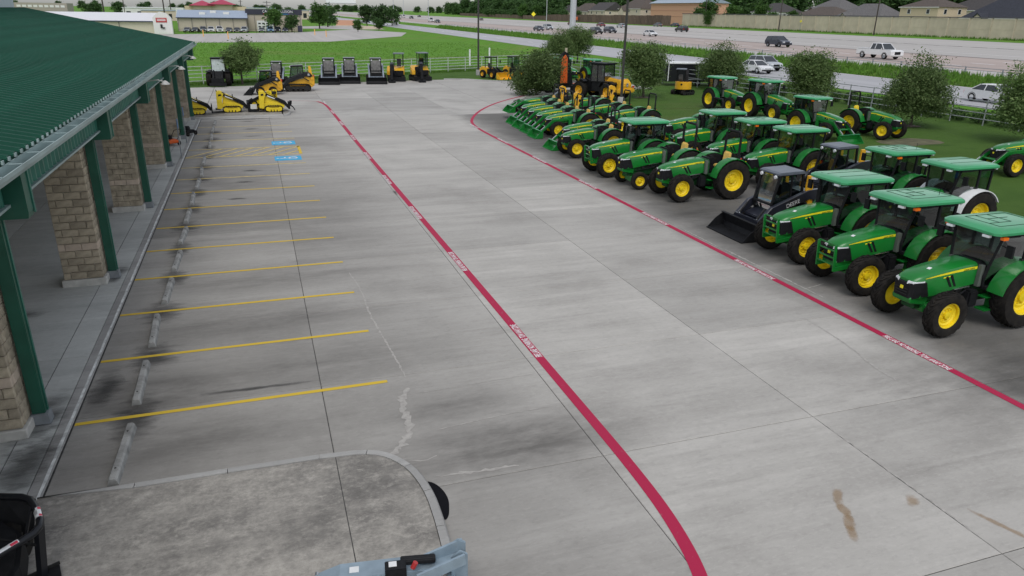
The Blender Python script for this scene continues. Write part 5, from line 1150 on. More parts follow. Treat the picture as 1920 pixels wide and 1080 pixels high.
# ------------------------------------------------------------------ tracked and wheeled loaders (x forward, centre at the origin)
def stadium(l, r, n=8):
    P = [(l/2+r*math.sin(math.pi*i/n), r-r*math.cos(math.pi*i/n)) for i in range(n+1)]; P += [(-l/2-r*math.sin(math.pi*i/n), r+r*math.cos(math.pi*i/n)) for i in range(n+1)]; return P
def track(parent, l, r, y, w, name='track', taper=0, wm=None):
    """rubber track loop with cleats, rollers and side frame"""
    out = [(x, z*(1+taper*(.5 if x < 0 else -.5))) for x, z in stadium(l, r)]; inn = [(x*.93, r+(z-r)*.8) for x, z in out]; n = len(out); g = G()
    vs = [(x, y-w/2, z) for x, z in out]+[(x, y+w/2, z) for x, z in out]+[(x, y-w/2, z) for x, z in inn]+[(x, y+w/2, z) for x, z in inn]; fs = []
    for i in range(n):
        j = (i+1) % n; fs += [(i, j, n+j, n+i), (2*n+i, 3*n+i, 3*n+j, 2*n+j), (i, 2*n+i, 2*n+j, j), (n+i, n+j, 3*n+j, 3*n+i)]
    g.add(vs, fs)
    for i in range(int(l/.14)):
        x = -l/2+i*.14+.03; g.box(x, x+.06, y-w/2+.01, y+w/2-.01, 2*r*(1+taper*(.5 if x < 0 else -.5)*1.0)-.01, 2*r*(1+taper*(.5 if x < 0 else -.5))+.02)
    T = g.ob(name, RUBBER, parent)
    g = G(); k = 4
    for i in range(k): g.cyl((-l/2+l*(i+.5)/k, y-w*.42, r*.5), (-l/2+l*(i+.5)/k, y+w*.42, r*.5), r*.36, n=10)
    g.cyl((-l/2, y-w*.44, r), (-l/2, y+w*.44, r), r*.66, n=12); g.cyl((l/2, y-w*.44, r), (l/2, y+w*.44, r), r*.66, n=12); g.ob('roller', wm or DARK, T)
    g = G(); g.prism([(-l*.42, r*.75), (l*.42, r*.75), (l*.36, r*1.35), (-l*.36, r*1.35)], y-w*.40, y+w*.40); g.ob('track_frame', wm or DARK, T); return T
def skid(label, body, arm, tracks=True, cab='black', stripe=None, group='compact loaders', tw=0., bm=None, bw=1.8, doorm=None, logo=False, word=None):
    r = empty('compact_loader'); tag(r, label, 'loader', group); z0 = .28
    if tracks:
        for s in (-1, 1): track(r, 1.55, .31, s*.70, .38)
    else:
        for s in (-1, 1):
            for x in (-.55, .55): wheel(r, x, s*.72, .38, .28, .20, 14, CYEL, .04)
    g = G(); g.prism([(-1.25, .35), (.85, .30), (.95, .62), (.45, .8), (-.2, 1.0), (-1.2, 1.05), (-1.35, .7)], -.5, .5); g.ob('body', body, r, bev=.03)
    g = G(); g.prism([(-1.38, .42), (-.45, .95), (-.45, 1.45), (-1.22, 1.38), (-1.40, 1.1)], -.56, .56); EN = g.ob('engine_cover', body, r, bev=.04)
    g = G()
    for k in range(5): g.box(-1.41, -1.36, -.42, .42, .62+k*.11, .68+k*.11)
    g.ob('rear_grille', BLACK, EN)
    for s in (-1, 1): g = G(); g.box(-1.40, -1.33, s*.47-.05, s*.47+.05, 1.15, 1.3); g.ob('tail_lamp', REDL, EN)
    # cab
    P = [(-.55, 1.0), (.55, .78), (.62, 1.05), (.42, 2.02), (-.48, 2.05)]
    g = G()
    for s in (-1, 1):
        for a, b in zip(P, P[1:]+P[:1]): g.bar((a[0], s*.46, a[1]), (b[0], s*.46, b[1]), .06, .07)
        g.bar((-.1, s*.46, 1.0), (-.05, s*.46, 2.03), .05, .05)
    for p in P[2:]: g.bar((p[0], -.46, p[1]), (p[0], .46, p[1]), .06, .06)
    g.ob('cab_frame', BLACK, r)
    g = G(); g.prism([(-.56, 2.03), (.5, 2.0), (.54, 2.06), (.42, 2.11), (-.5, 2.14)], -.51, .51); RF = g.ob('cab_roof', mat('cab_roof_slate', (.10, .115, .14), .4, var=.1) if cab != 'black' else BLKP, r, bev=.02)
    for s in (-1, 1):
        g = G(); g.quad((-.52, s*.455, 1.05), (.53, s*.455, .85), (.58, s*.455, 1.05), (.40, s*.455, 1.99), (-.46, s*.455, 2.02)); g.ob('side_window', GLASS, r)
        g = G(); g.cyl((.50, s*.36, 1.96), (.56, s*.36, 1.95), .06, n=8); g.ob('work_light', LAMP, r)
    g = G(); g.quad((.60, -.42, .86), (.60, .42, .86), (.45, .42, 1.96), (.45, -.42, 1.96)); g.ob('front_door', doorm or GLASS, r)
    g = G(); g.box(-.3, .12, -.22, .22, .95, 1.1); g.box(-.34, -.22, -.22, .22, 1.1, 1.65); g.ob('seat', SEATB, r, bev=.03)
    if stripe:
        for s in (-1, 1): g = G(); g.prism([(-1.30+tw, .95), (-1.12+tw, .92), (-.96+tw, 1.5), (-.98+tw, 2.0), (-1.16+tw, 2.0)], s*.60-.05, s*.60+.05); g.ob('rear_tower', stripe, r, bev=.015, seg=1)
    # arms
    for s in (-1, 1):
        y = s*.62
        g = G(); g.prism([(-1.28, 1.25), (-1.05, 1.55), (-.6, 1.52), (.75, 1.02), (1.20, .55), (1.22, .28), (1.08, .26), (.98, .52), (.55, .80), (-.7, 1.22), (-1.05, 1.15)], y-.07, y+.07); A = g.ob('lift_arm', arm, r, bev=.012, seg=1)
        if word and s > 0 or word and s < 0:
            wm = text_mesh(word, .19); wm.materials.append(WHITEP); o = link('lettering', wm, A, (-.05, y+s*.073, 1.11)); o.rotation_euler = (R(90), 0, 0) if s < 0 else (R(90), 0, math.pi); 
            o.rotation_euler[1] = R(18) if s < 0 else R(-18)
        if logo: g = G(); g.lathe([(0, 0), (.11, 0)], (-.95, y+s*.078, 1.38), 'y', 14); g.ob('badge', BLACK, A); g = G(); g.lathe([(.085, 0), (.1, 0)], (-.95, y+s*.081, 1.38), 'y', 14); g.add([(-1.0, y+s*.081, 1.34), (-.93, y+s*.081, 1.44), (-.89, y+s*.081, 1.34)], [(0, 1, 2)]); g.ob('badge_mark', WHITEP, A)
        g = G(); g.cyl((-.95, y, .85), (-.25, y, 1.28), .045, n=8); g.ob('lift_cylinder', DARK, r); g = G(); g.cyl((.85, s*.48, .95), (1.12, s*.48, .62), .035, n=8); c = g.ob('tilt_cylinder', DARK, r); g = G(); g.cyl((1.05, s*.48, .7), (1.26, s*.48, .42), .02, n=6); g.ob('rod', CHROME, c)
    g = G(); g.bar((1.12, -.66, .42), (1.12, .66, .42), .1, .1); g.box(1.18, 1.27, -.55, .55, .10, .62); g.ob('coupler', arm, r)
    bucket(r, 1.30, bw, bm or BLACK, 0., .72, .52); return r
gm = 'compact loaders in the machine rows'
NAVYB = mat('loader_navy_black', (.018, .020, .030), .32, var=.2, coat=.3, scale=3)
K1 = place(skid('black track loader with white lettering and wide black bucket beside the green cab tractors', NAVYB, NAVYB, True, 'slate', CYEL, gm, bw=2.0, word='DEERE', tw=.42), 21.5, 7.5, 0, math.pi, sc=1.08)
K2 = place(skid('second black compact loader with orange rear tower behind the first', NAVYB, NAVYB, True, 'slate', CYEL, gm, bw=2.0, tw=.42), 27.5, 11.4, 0, math.pi, sc=1.08)
PLAST = mat('wrapped_door_grey', (.13, .125, .118), .35, var=.5, scale=3, bump=.5, bscale=6)
K3 = place(skid('yellow wheeled skid steer with black bucket facing left in the back lot', CYEL, BLKP, False, 'black', CYEL, gm, logo=True), 4.8, 58.2, 0, math.pi-.05)
K4 = place(skid('yellow tracked loader with black arms facing left beside the yellow skid steer', CYEL, BLKP, True, 'black', CYEL, gm, logo=True), 7.7, 60.9, 0, math.pi-.05, sc=1.12)
F = R(-97)
K5 = place(skid('grey armed track loader behind the yellow skid steer, leftmost of four facing the camera', BLACK, SILV, True, 'black', None, gm, doorm=PLAST), 6.1, 68.6, 0, F, sc=1.05)
K6 = place(copy_tree(K5), 11.4, 68.6, 0, F, 'grey armed track loader with wrapped door, second from the left of four')
K7 = place(copy_tree(K5), 13.65, 69.4, 0, F, 'grey armed track loader with wrapped door, third from the left of four')
K8 = place(copy_tree(K5), 16.35, 68.5, 0, F, 'grey armed track loader with wrapped door, right of four beside the excavator')
for k in (K6, K7, K8):
    k.scale = (1.2,)*3
    g = G(); g.box(1.285, 1.295, -.25, .25, .40, .52); g.ob('warning_plate', ORANGE, k)

# stand-on mini loaders on the far island
def mini(label, att, group='yellow stand-on mini loaders'):
    r = empty('mini_loader'); tag(r, label, 'mini loader', group)
    for s in (-1, 1): track(r, .75, .20, s*.33, .22, wm=VYEL)
    g = G(); g.prism([(-.62, .28), (.62, .22), (.70, .40), (.2, .62), (-.62, .55)], -.30, .30); g.ob('body', VYEL, r, bev=.02)
    g = G(); g.prism([(-.55, .55), (-.45, 1.15), (-.25, 1.12), (.72, .55), (.62, .42), (.1, .55)], -.22, .22); g.ob('engine_hood', VYEL, r, bev=.03)
    for s in (-1, 1):
        g = G(); g.prism([(-.88, .25), (-.60, .22), (-.55, .80), (-.42, 1.18), (-.62, 1.32), (-.86, 1.30)], s*.36-.045, s*.36+.045); t = g.ob('tower', VYEL, r, bev=.015, seg=1)
        g = G(); g.prism([(-.75, 1.02), (-.55, 1.06), (-.58, 1.16), (-.74, 1.14)], s*.41-.004, s*.41+.002); g.ob('decal', BLACK, t)
        g = G(); g.prism([(-.62, 1.12), (-.48, 1.22), (.75, .62), (.98, .28), (.86, .22), (.62, .48)], s*.30-.03, s*.30+.03); a = g.ob('lift_arm', BLACK, r)
        g = G(); g.prism([(-.35, 1.06), (.1, .86), (.1, .80), (-.35, .98)], s*.335-.003, s*.335+.002); g.ob('decal', WHITEP, a)
    g = G(); g.box(-.86, -.6, -.3, .3, 1.05, 1.2); g.box(-1.0, -.7, -.32, .32, .18, .24); g.ob('control_panel', BLACK, r)
    g = G(); g.tube([(-.8, -.2, 1.2), (-.85, -.2, 1.38), (-.85, .2, 1.38), (-.8, .2, 1.2)], .018, 5); g.ob('grab_bar', BLACK, r)
    g = G(); g.cyl((.1, .1, .8), (.1, .1, 1.1), .03, n=6); g.ob('exhaust', BLACK, r)
    if att == 'grapple':
        g = G(); g.prism([(.95, .04), (1.6, .04), (1.62, .10), (1.1, .14), (1.02, .60), (.95, .60)], -.5, .5); g.ob('grapple_bucket', BLACK, r)
        g = G()
        for s in (-1, 0, 1): g.tube([(1.0, s*.35, .62), (1.25, s*.35, .78), (1.55, s*.35, .55), (1.6, s*.35, .15)], .03, 5)
        g.ob('grapple_tine', BLACK, r); g = G(); g.box(1.12, 1.5, -.515, -.505, .2, .5); g.ob('grapple_plate', SIDW, r)
    elif att == 'auger':
        g = G(); g.box(.9, 1.02, -.3, .3, .15, .6); g.cyl((1.05, 0, .4), (1.1, 0, .66), .08, n=8); g.tube([(1.0, .2, .4), (1.2, .22, .26), (1.32, .2, .06)], .03, 6); g.tube([(1.0, -.2, .4), (1.2, -.22, .26), (1.32, -.2, .06)], .03, 6); g.ob('trencher', BLACK, r)
    else:
        g = G(); g.box(.92, 1.0, -.45, .45, .08, .62)
        for s in (-.3, .3): g.box(.98, 1.75, s-.05, s+.05, .05, .10)
        g.ob('pallet_fork', BLACK, r)
    return r
M1 = place(mini('yellow mini loader with forks half hidden by the last green post', 'fork'), -.35, 44.2, .135, R(3), sc=1.08)
M2 = place(mini('yellow mini loader with black grapple on the far island', 'grapple'), 2.05, 45.0, .135, R(2), sc=1.15)
M3 = place(mini('yellow mini loader standing behind the right one on the far island', 'fork'), 4.3, 46.0, .135, R(150), sc=1.12)
M4 = place(mini('yellow mini loader with black trencher at the right end of the far island', 'auger'), 5.0, 44.75, .135, R(0), sc=1.15)

# articulated wheel loaders
def wheel_loader(label, body, dark=False, sc=1, grey=False):
    r = empty('wheel_loader'); tag(r, label, 'wheel loader', 'wheel loaders')
    for s in (-1, 1):
        for x in (-1.3, 1.3): wheel(r, x, s*.92, .66, .50, .34, 20, CYEL if not grey else DARK, .06)
    g = G(); g.prism([(-2.35, .62), (-.4, .55), (-.4, 1.3), (-.95, 1.45), (-1.1, 1.72), (-2.1, 1.60), (-2.42, 1.25)], -.62, .62); B = g.ob('rear_hood', body, r, bev=.06)
    g = G(); g.box(-2.5, -2.1, -.95, .95, .62, .98); g.ob('counterweight', body, r, bev=.08)
    g = G(); g.prism([(-2.0, 1.615), (-1.15, 1.73), (-1.15, 1.745), (-2.0, 1.63)], -.5, .5); g.ob('hood_grille', GREYM, B)
    for s in (-1, 1):
        g = G()
        for k in range(4): g.box(-1.9+k*.22, -1.76+k*.22, s*.63-.012, s*.63+.012, 1.05, 1.4)
        g.ob('side_vent', BLACK, B)
        g = G(); g.prism([(-2.0, 1.3), (-1.5, 1.45), (-.7, 1.42), (-.5, 1.0), (-.62, 1.0), (-.8, 1.36), (-1.5, 1.38), (-1.95, 1.22)], s*.66, s*1.15); g.ob('rear_fender', BLACK, r)
        g = G(); g.box(-2.52, -2.47, s*.7-.08, s*.7+.08, 1.0, 1.12); g.ob('tail_lamp', REDL, r)
    g = G(); g.lathe([(0, 0), (.15, 0)], (-2.435, 0, 1.22), 'x', 16); bd = g.ob('badge', BLACK, B); g = G(); g.lathe([(.115, 0), (.14, 0)], (-2.442, 0, 1.22), 'x', 16); g.add([(-2.442, -.06, 1.16), (-2.442, .02, 1.29), (-2.442, .07, 1.16)], [(0, 1, 2)]); g.ob('badge_mark', WHITEP, B)
    g = G(); g.box(-.4, .5, -.6, .6, .6, 1.35); g.ob('cab_base', BLACK, r, bev=.04)
    g = G()
    for s in (-1, 1):
        for a, b in (((-.75, 1.35), (-.7, 2.6)), ((.55, 1.3), (.45, 2.6)), ((-.1, 1.35), (-.1, 2.6)), ((-.75, 1.36), (.55, 1.33)), ((-.7, 2.58), (.45, 2.58))): g.bar((a[0], s*.64, a[1]), (b[0], s*.64, b[1]), .06)
    for x, z in ((-.75, 1.36), (-.7, 2.58), (.45, 2.58), (.55, 1.33)): g.bar((x, -.64, z), (x, .64, z), .06)
    g.ob('cab_frame', BLACK, r)
    g = G(); g.box(-.9, .62, -.74, .74, 2.61, 2.70); g.ob('cab_roof', BLACK, r, bev=.03)
    gm_ = PLAST if grey else GLASS
    for s in (-1, 1): g = G(); g.quad((-.74, s*.65, 1.4), (.53, s*.65, 1.36), (.45, s*.65, 2.56), (-.7, s*.65, 2.56)); g.ob('side_window', GLASS, r)
    g = G(); g.quad((-.745, -.6, 1.4), (-.745, .6, 1.4), (-.705, .6, 2.56), (-.705, -.6, 2.56)); g.ob('rear_window', GLASS, r)
    g = G(); g.quad((.545, -.6, 1.4), (.545, .6, 1.4), (.46, .6, 2.56), (.46, -.6, 2.56)); g.ob('windshield', gm_ if not grey else mat('fogged_glass', (.50, .56, .55), .3), r)
    g = G(); g.box(-.4, .1, -.25, .25, 1.35, 1.6); g.box(-.45, -.32, -.25, .25, 1.6, 2.15); g.ob('seat', SEATB, r, bev=.03)
    g = G(); g.prism([(.6, .55), (1.9, .5), (1.7, 1.0), (1.1, 1.45), (.7, 1.3)], -.4, .4); g.ob('front_frame', body if not dark else BLACK, r, bev=.03)
    for s in (-1, 1):
        g = G(); g.prism([(.9, 1.42), (1.1, 1.55), (2.1, 1.1), (2.55, .5), (2.45, .36), (1.9, .85)], s*.42-.06, s*.42+.06); g.ob('lift_arm', body if not dark else BLACK, r)
        g = G(); g.cyl((1.0, s*.3, .8), (1.9, s*.36, .95), .05, n=8); g.ob('lift_cylinder', DARK, r)
        g = G(); g.prism([(.85, 1.28), (1.1, 1.42), (1.7, 1.38), (1.7, 1.44), (1.1, 1.49), (.8, 1.33)], s*.68, s*1.14); g.ob('front_fender', BLACK, r)
    g = G(); g.box(2.4, 2.56, -.6, .6, .15, .85); g.ob('coupler', BLACK, r); r.scale = (sc,)*3; return r
WL1 = place(wheel_loader('yellow wheel loader seen from behind on the lawn beside the light pole', CYEL, True, 1.0), 34.1, 49.2, -.02, R(118), sc=1.2)
WL2 = place(wheel_loader('dark weathered wheel loader facing the camera left of the small tree', mat('worn_yellow', (.26, .15, .045), .7, var=.5, scale=4), True, 1.0, True), .5, 68.2, 0, R(-93), sc=.98)
g = G(); g.box(2.56, 2.9, -.8, .8, .12, .4); g.ob('fork_carriage', BLACK, WL2)
# compact articulated loaders at the back fence
def compact_wl(label, cabbed, buck):
    r = empty('compact_wheel_loader'); tag(r, label, 'wheel loader', 'compact wheel loaders at the back fence')
    for s in (-1, 1):
        for x in (-.85, .85): wheel(r, x, s*.66, .47, .36, .25, 16, CYEL, .05)
    g = G(); g.prism([(-1.65, .5), (-.3, .45), (-.3, 1.2), (-1.3, 1.3), (-1.7, 1.0)], -.5, .5); g.ob('rear_hood', CYEL, r, bev=.05)
    g = G()
    for s in (-1, 1): g.bar((-.6, s*.5, 1.2), (-.6, s*.5, 2.35), .06); g.bar((.35, s*.5, 1.0), (.3, s*.5, 2.35), .06); g.bar((-.6, s*.5, 2.33), (.3, s*.5, 2.33), .06)
    g.ob('cab_frame', BLACK, r)
    g = G(); g.box(-.75, .42, -.58, .58, 2.36, 2.44); g.ob('cab_roof', BLACK, r, bev=.02)
    if cabbed:
        for s in (-1, 1): g = G(); g.quad((-.58, s*.5, 1.22), (.33, s*.5, 1.1), (.3, s*.5, 2.3), (-.58, s*.5, 2.3)); g.ob('side_window', GLASS, r)
        g = G(); g.quad((.34, -.46, 1.1), (.34, .46, 1.1), (.31, .46, 2.3), (.31, -.46, 2.3)); g.ob('windshield', GLASS, r)
    g = G(); g.box(-.3, .3, -.5, .5, .5, 1.05); g.prism([(.3, .4), (1.2, .4), (1.0, 1.0), (.4, 1.1)], -.3, .3); g.ob('front_frame', BLACK, r, bev=.02)
    g = G(); g.box(-.45, -.1, -.22, .22, 1.1, 1.25); g.box(-.5, -.4, -.22, .22, 1.25, 1.7); g.ob('seat', SEATB, r, bev=.03)
    for s in (-1, 1): g = G(); g.prism([(.5, 1.2), (.6, 1.32), (1.5, .85), (1.9, .4), (1.8, .3), (1.35, .7)], s*.26-.05, s*.26+.05); g.ob('lift_arm', BLACK, r)
    g = G(); g.bar((.2, .5, 1.9), (.6, .8, 1.9), .03); g.box(.58, .62, .72, .9, 1.75, 2.05); g.ob('mirror', BLACK, r)
    if buck: bucket(r, 1.85, 1.75, CYEL, 0, .7, .75)
    else: g = G(); g.box(1.8, 1.92, -.45, .45, .1, .7); g.box(1.9, 2.1, -.2, .2, .3, .5); g.ob('coupler', CYEL, r)
    return r
C1 = place(compact_wl('small wheel loader with open canopy and big yellow bucket by the back fence', False, True), 30.6, 72.0, .0, R(-66))
C2 = place(compact_wl('small yellow wheel loader with cab beside the one with the yellow bucket', True, False), 33.6, 72.6, .0, R(-75))
# mini excavators
def excavator(label, cabbed, house, rz_h, blade=True, boom_up=True, fold=False):
    r = empty('mini_excavator'); tag(r, label, 'excavator', 'mini excavators')
    for s in (-1, 1): track(r, 1.35, .24, s*.62, .32)
    g = G(); g.box(-.5, .5, -.5, .5, .3, .5); g.ob('undercarriage', BLACK, r)
    if blade: g = G(); g.box(1.15, 1.22, -.8, .8, .05, .42); g.bar((.4, -.3, .35), (1.15, -.3, .25), .1); g.bar((.4, .3, .35), (1.15, .3, .25), .1); g.ob('dozer_blade', BLACK, r)
    h = empty('house', (0, 0, 0)); h.parent = r; h.rotation_euler = (0, 0, rz_h)
    c, s_ = math.cos(rz_h), math.sin(rz_h)
    bpy.data.objects.remove(h)
    def add(g, name, m, bev=0, **k):
        g.v = [(x*c-y*s_, x*s_+y*c, z) for x, y, z in g.v]; return g.ob(name, m, r, bev=bev, **k)
    g = G(); n = 12; g.prism([(-.15+.85*math.cos(a), .8*math.sin(a)) for a in [math.pi/2+math.pi*i/n for i in range(n+1)]]+[(.55, -.78), (.55, .78)], .55, 1.3, 'xy')
    g.v = [(x, y, (.9 if x > .1 and z > 1 else z)) for x, y, z in g.v]; H = add(g, 'house', house, .04)
    g = G(); g.box(.3, .62, -.5, .75, .5, .95); g.box(.35, .6, -.5, -.15, .9, 1.25); add(g, 'front_platform', BLACK, .03)
    g = G(); 
    for k in range(3): g.box(-.62, -.52, -.66, -.45, .72+k*.16, .82+k*.16); 
    g.lathe([(0, 0), (.1, 0)], (-1.005, .12, 1.05), 'x', 12); g2 = add(g, 'vent', BLACK)
    g = G()
    for sx in (-.55, .5):
        for sy in (-.1, .68): g.bar((sx, sy, 1.25), (sx, sy, 2.4), .05)
    add(g, 'cab_frame', BLACK)
    g = G(); g.box(-.7, .62, -.2, .8, 2.4, 2.48); add(g, 'cab_roof', mat('canopy_grey', (.14, .16, .19), .5), .03)
    if cabbed:
        g = G(); g.quad((.52, -.08, 1.3), (.52, .66, 1.3), (.52, .66, 2.38), (.52, -.08, 2.38)); g.quad((-.53, .69, 1.3), (.5, .69, 1.3), (.5, .69, 2.38), (-.53, .69, 2.38)); g.quad((-.53, -.11, 1.3), (.5, -.11, 1.3), (.5, -.11, 2.38), (-.53, -.11, 2.38)); add(g, 'cab_glass', GLASS)
    g = G(); g.box(-.35, .1, .08, .5, 1.3, 1.45); g.box(-.42, -.3, .08, .5, 1.45, 1.95); add(g, 'seat', SEATB, .03)
    bx = .6; P = [(bx, .75), (bx+.35, 1.9), (bx+.75, 2.35), (bx+1.0, 2.3), (bx+.85, 2.15), (bx+.6, 1.85), (bx+.25, .75)] if not fold else [(bx, .75), (bx+.5, 1.5), (bx+1.0, 1.75), (bx+1.35, 1.6), (bx+1.3, 1.48), (bx+1.0, 1.55), (bx+.6, 1.3), (bx+.25, .7)]
    g = G(); g.prism(P, -.34, -.06); add(g, 'boom', BLACK if not fold else NAVYB, .01, seg=1)
    e = P[3]; g = G(); g.bar((e[0]-.05, -.2, e[1]), (e[0]+.15, -.2, e[1]-1.35), .2, .24, (1, 0, 0)); add(g, 'dipper', BLACK)
    g = G(); g.cyl((bx+.2, -.34, .8), (bx+.75, -.34, 1.7 if not fold else 1.3), .045, n=8); g.cyl((bx+.6, -.34, 2.35 if not fold else 1.75), (e[0]+.1, -.34, e[1]-.2), .04, n=8); add(g, 'boom_cylinder', DARK)
    q = (e[0]+.15, e[1]-1.4); g = G(); g.prism([(q[0]-.1, q[1]+.05), (q[0]+.25, q[1]-.05), (q[0]+.2, q[1]-.4), (q[0]-.2, q[1]-.45), (q[0]-.35, q[1]-.15)], -.5, .1); add(g, 'bucket', BLACK, .01, seg=1)
    return r
X1 = place(excavator('yellow mini excavator with grey canopy standing on the lawn by the black trailer', False, CYEL, R(35), False), 44.1, 51.3, -.02, R(20))
X2 = place(excavator('mini excavator with open canopy right of the grey armed track loaders', False, CYEL, R(-8), True, fold=True), 18.8, 70.0, 0, R(-97), sc=1.2)
X3 = place(excavator('mini excavator with glazed cab at the right end of the back row', True, CYEL, R(-5), True, fold=True), 21.5, 70.2, 0, R(-85), sc=1.22)

# folded batwing mower
BM = empty('folding_mower', (32.6, 56.4, -.02), R(20), 1.22); tag(BM, 'folded rotary mower with upright orange wing behind the low tree', 'mower')
g = G(); g.box(-1.2, 1.4, -1.0, 1.0, .35, .6); g.ob('centre_deck', BLACK, BM, bev=.03)
g = G(); g.prism([(-1.2, .6), (.9, .6), (.6, 2.0), (.3, 3.0), (-.1, 3.2), (-.6, 2.8), (-1.1, 1.6)], -1.02, -.82); wg = g.ob('wing_deck', BLACK, BM, bev=.03)
g = G(); g.prism([(-.55, .75), (.2, .75), (.15, 2.7), (-.1, 2.95), (-.45, 2.6)], -1.06, -1.022); g.ob('wing_underside', ORANGE, wg)
g = G(); g.prism([(-1.0, .6), (.7, .6), (.5, 2.0), (.2, 2.9), (-.5, 2.7)], .85, 1.0); wg = g.ob('wing_deck', BLACK, BM, bev=.03)
for k in range(5): g = G(); g.cyl((-.2+k*.05, 1.03, .9+k*.4), (-.2+k*.05, 1.12, .9+k*.4), .17, n=10); g.ob('gearbox', REDP if k % 2 else GREYM, wg)
g = G(); g.cyl((.1, -.9, 3.1), (.1, -.9, 3.45), .1, n=8); g.ob('gearbox', TAN, BM)
for sx in (-1.5, -1.1):
    for sy in (-.6, .6): g = G(); g.lathe([(.1, -.1), (.32, -.12), (.34, 0), (.32, .12), (.1, .1)], (sx, sy, .33), 'y', 16); g.ob('wheel', RUBBER, BM)
g = G(); g.bar((1.3, 0, .5), (2.6, 0, .5), .14); g.bar((1.3, -.5, .5), (2.3, 0, .5), .1); g.bar((1.3, .5, .5), (2.3, 0, .5), .1); g.ob('drawbar', ORANGE, BM)
FM = empty('flail_mower', (36.4, 54.0, -.02), R(15)); tag(FM, 'black boom attachment folded upright beside the yellow wheel loader', 'implement')
g = G(); g.bar((0, 0, .3), (-.5, 0, 2.9), .5, .35, (0, 1, 0)); g.ob('boom', BLACK, FM); g = G(); g.box(-.5, .6, -.6, .6, .1, .5); g.ob('base', BLACK, FM, bev=.03)
g = G(); g.bar((.26, 0, .6), (-.22, 0, 2.7), .3, .04, (0, 1, 0)); g.ob('guard_plate', GREYM, FM)
PI = empty('post_implement', (29.0, 46.9, .05), R(30)); tag(PI, 'black rotary implement lying under the low bushy tree at the kerb', 'implement')
g = G(); g.box(-1.1, 1.1, -.6, .6, .25, .55); g.ob('deck', NAVYB, PI, bev=.05); g = G(); g.tube([(1.1, -.4, .15), (1.2, -.4, .5), (1.0, -.4, .8)], .05, 6); g.bar((-.9, 0, .55), (.4, 0, 1.15), .08); g.ob('frame', GREYM, PI)
g = G(); g.box(-.9, .9, -.5, .5, .03, .26); g.ob('skid', BLACK, PI)

# black enclosed trailer on the road side of the fence
TR = empty('trailer', (50.4, 60.2, 0), R(-14)); tag(TR, 'black box trailer with white roof beyond the fence', 'trailer')
g = G(); g.box(-3.2, 3.2, -1.1, 1.1, .45, 2.35); g.ob('box', BLKP, TR, bev=.03); g = G(); g.box(-3.3, 3.3, -1.15, 1.15, 2.35, 2.48); g.ob('roof', WHITEP, TR)
for x in (-.5, .5):
    for s in (-1, 1): g = G(); g.lathe([(.15, -.1), (.33, -.11), (.35, 0), (.33, .11), (.15, .1)], (x, s*1.12, .35), 'y', 18); w_ = g.ob('wheel', RUBBER, TR); g = G(); g.lathe([(0, s*.06), (.2, s*.08), (.22, 0)], (x, s*1.12, .35), 'y', 12); g.ob('rim', WHITEP, w_)
g = G(); g.prism([(-1.0, .62), (-.9, .75), (.9, .75), (1.0, .62), (.9, .66), (-.9, .66)], -1.35, -1.1); g.ob('fender', GREYM, TR); g = G(); g.bar((3.2, 0, .5), (4.6, 0, .5), .1); g.bar((0.4, -1.13, 1.9), (1.9, -1.13, 1.9), .03, .3); g.ob('tongue', GREYM, TR)
for x in (-2.9, 2.0, 2.9): g = G(); g.box(x-.04, x+.04, -1.13, -1.1, .5, 2.3); g.ob('trim', WHITEP, TR)

# black machine frame cut off at the lower left corner
BK = empty('utility_vehicle', (-.2, -4.6, .09)); tag(BK, 'black utility vehicle with warning stickers on its roll bar at the lower left corner', 'vehicle')
def bkp(x, y, z): return (x+.2, y+4.6, z-.09)
bar_ = [bkp(*q) for q in ((-1.1, -3.35, 1.02), (-.45, -3.50, .99), (-.05, -3.60, .97), (.24, -3.69, .96), (.36, -3.78, .955), (.44, -3.93, .95), (.53, -4.12, .945), (.60, -4.32, .94), (.61, -4.44, .935), (.57, -4.55, .93), (.45, -4.66, .92), (.05, -4.98, .88), (-.5, -5.42, .82))]
g = G(); g.tube(bar_, .05, 12); TB_ = g.ob('roll_bar', BLKP, BK, smooth=40)
g = G(); g.prism([(-1.0, -.75), (.52, -.75), (.62, -.2), (.50, .45), (.2, .85), (-1.0, .9)], .12, .62, 'xy'); g.ob('tub', BLACK, BK, bev=.06)
g = G(); g.bar((.55, .35, .55), (.62, .62, .88), .03); g.ob('brace', BLKP, BK); g = G(); g.bar((.74, .05, .10), (.80, .20, .86), .07, .12); g.ob('upright', BLKP, BK)
g = G(); g.quad((.2, .95, .86), (.62, .85, .85), (.58, .6, .45), (.0, .85, .5)); g.quad((-.9, 1.1, .88), (.2, .95, .86), (.0, .85, .5), (-.9, .9, .5)); g.ob('mesh_panel', BLACK, BK)
g = G(); g.bar((-.9, 1.0, .6), (.75, .1, .62), .03); g.bar((-.9, .3, .55), (.6, -.4, .5), .03); g.ob('side_rail', DARK, BK)
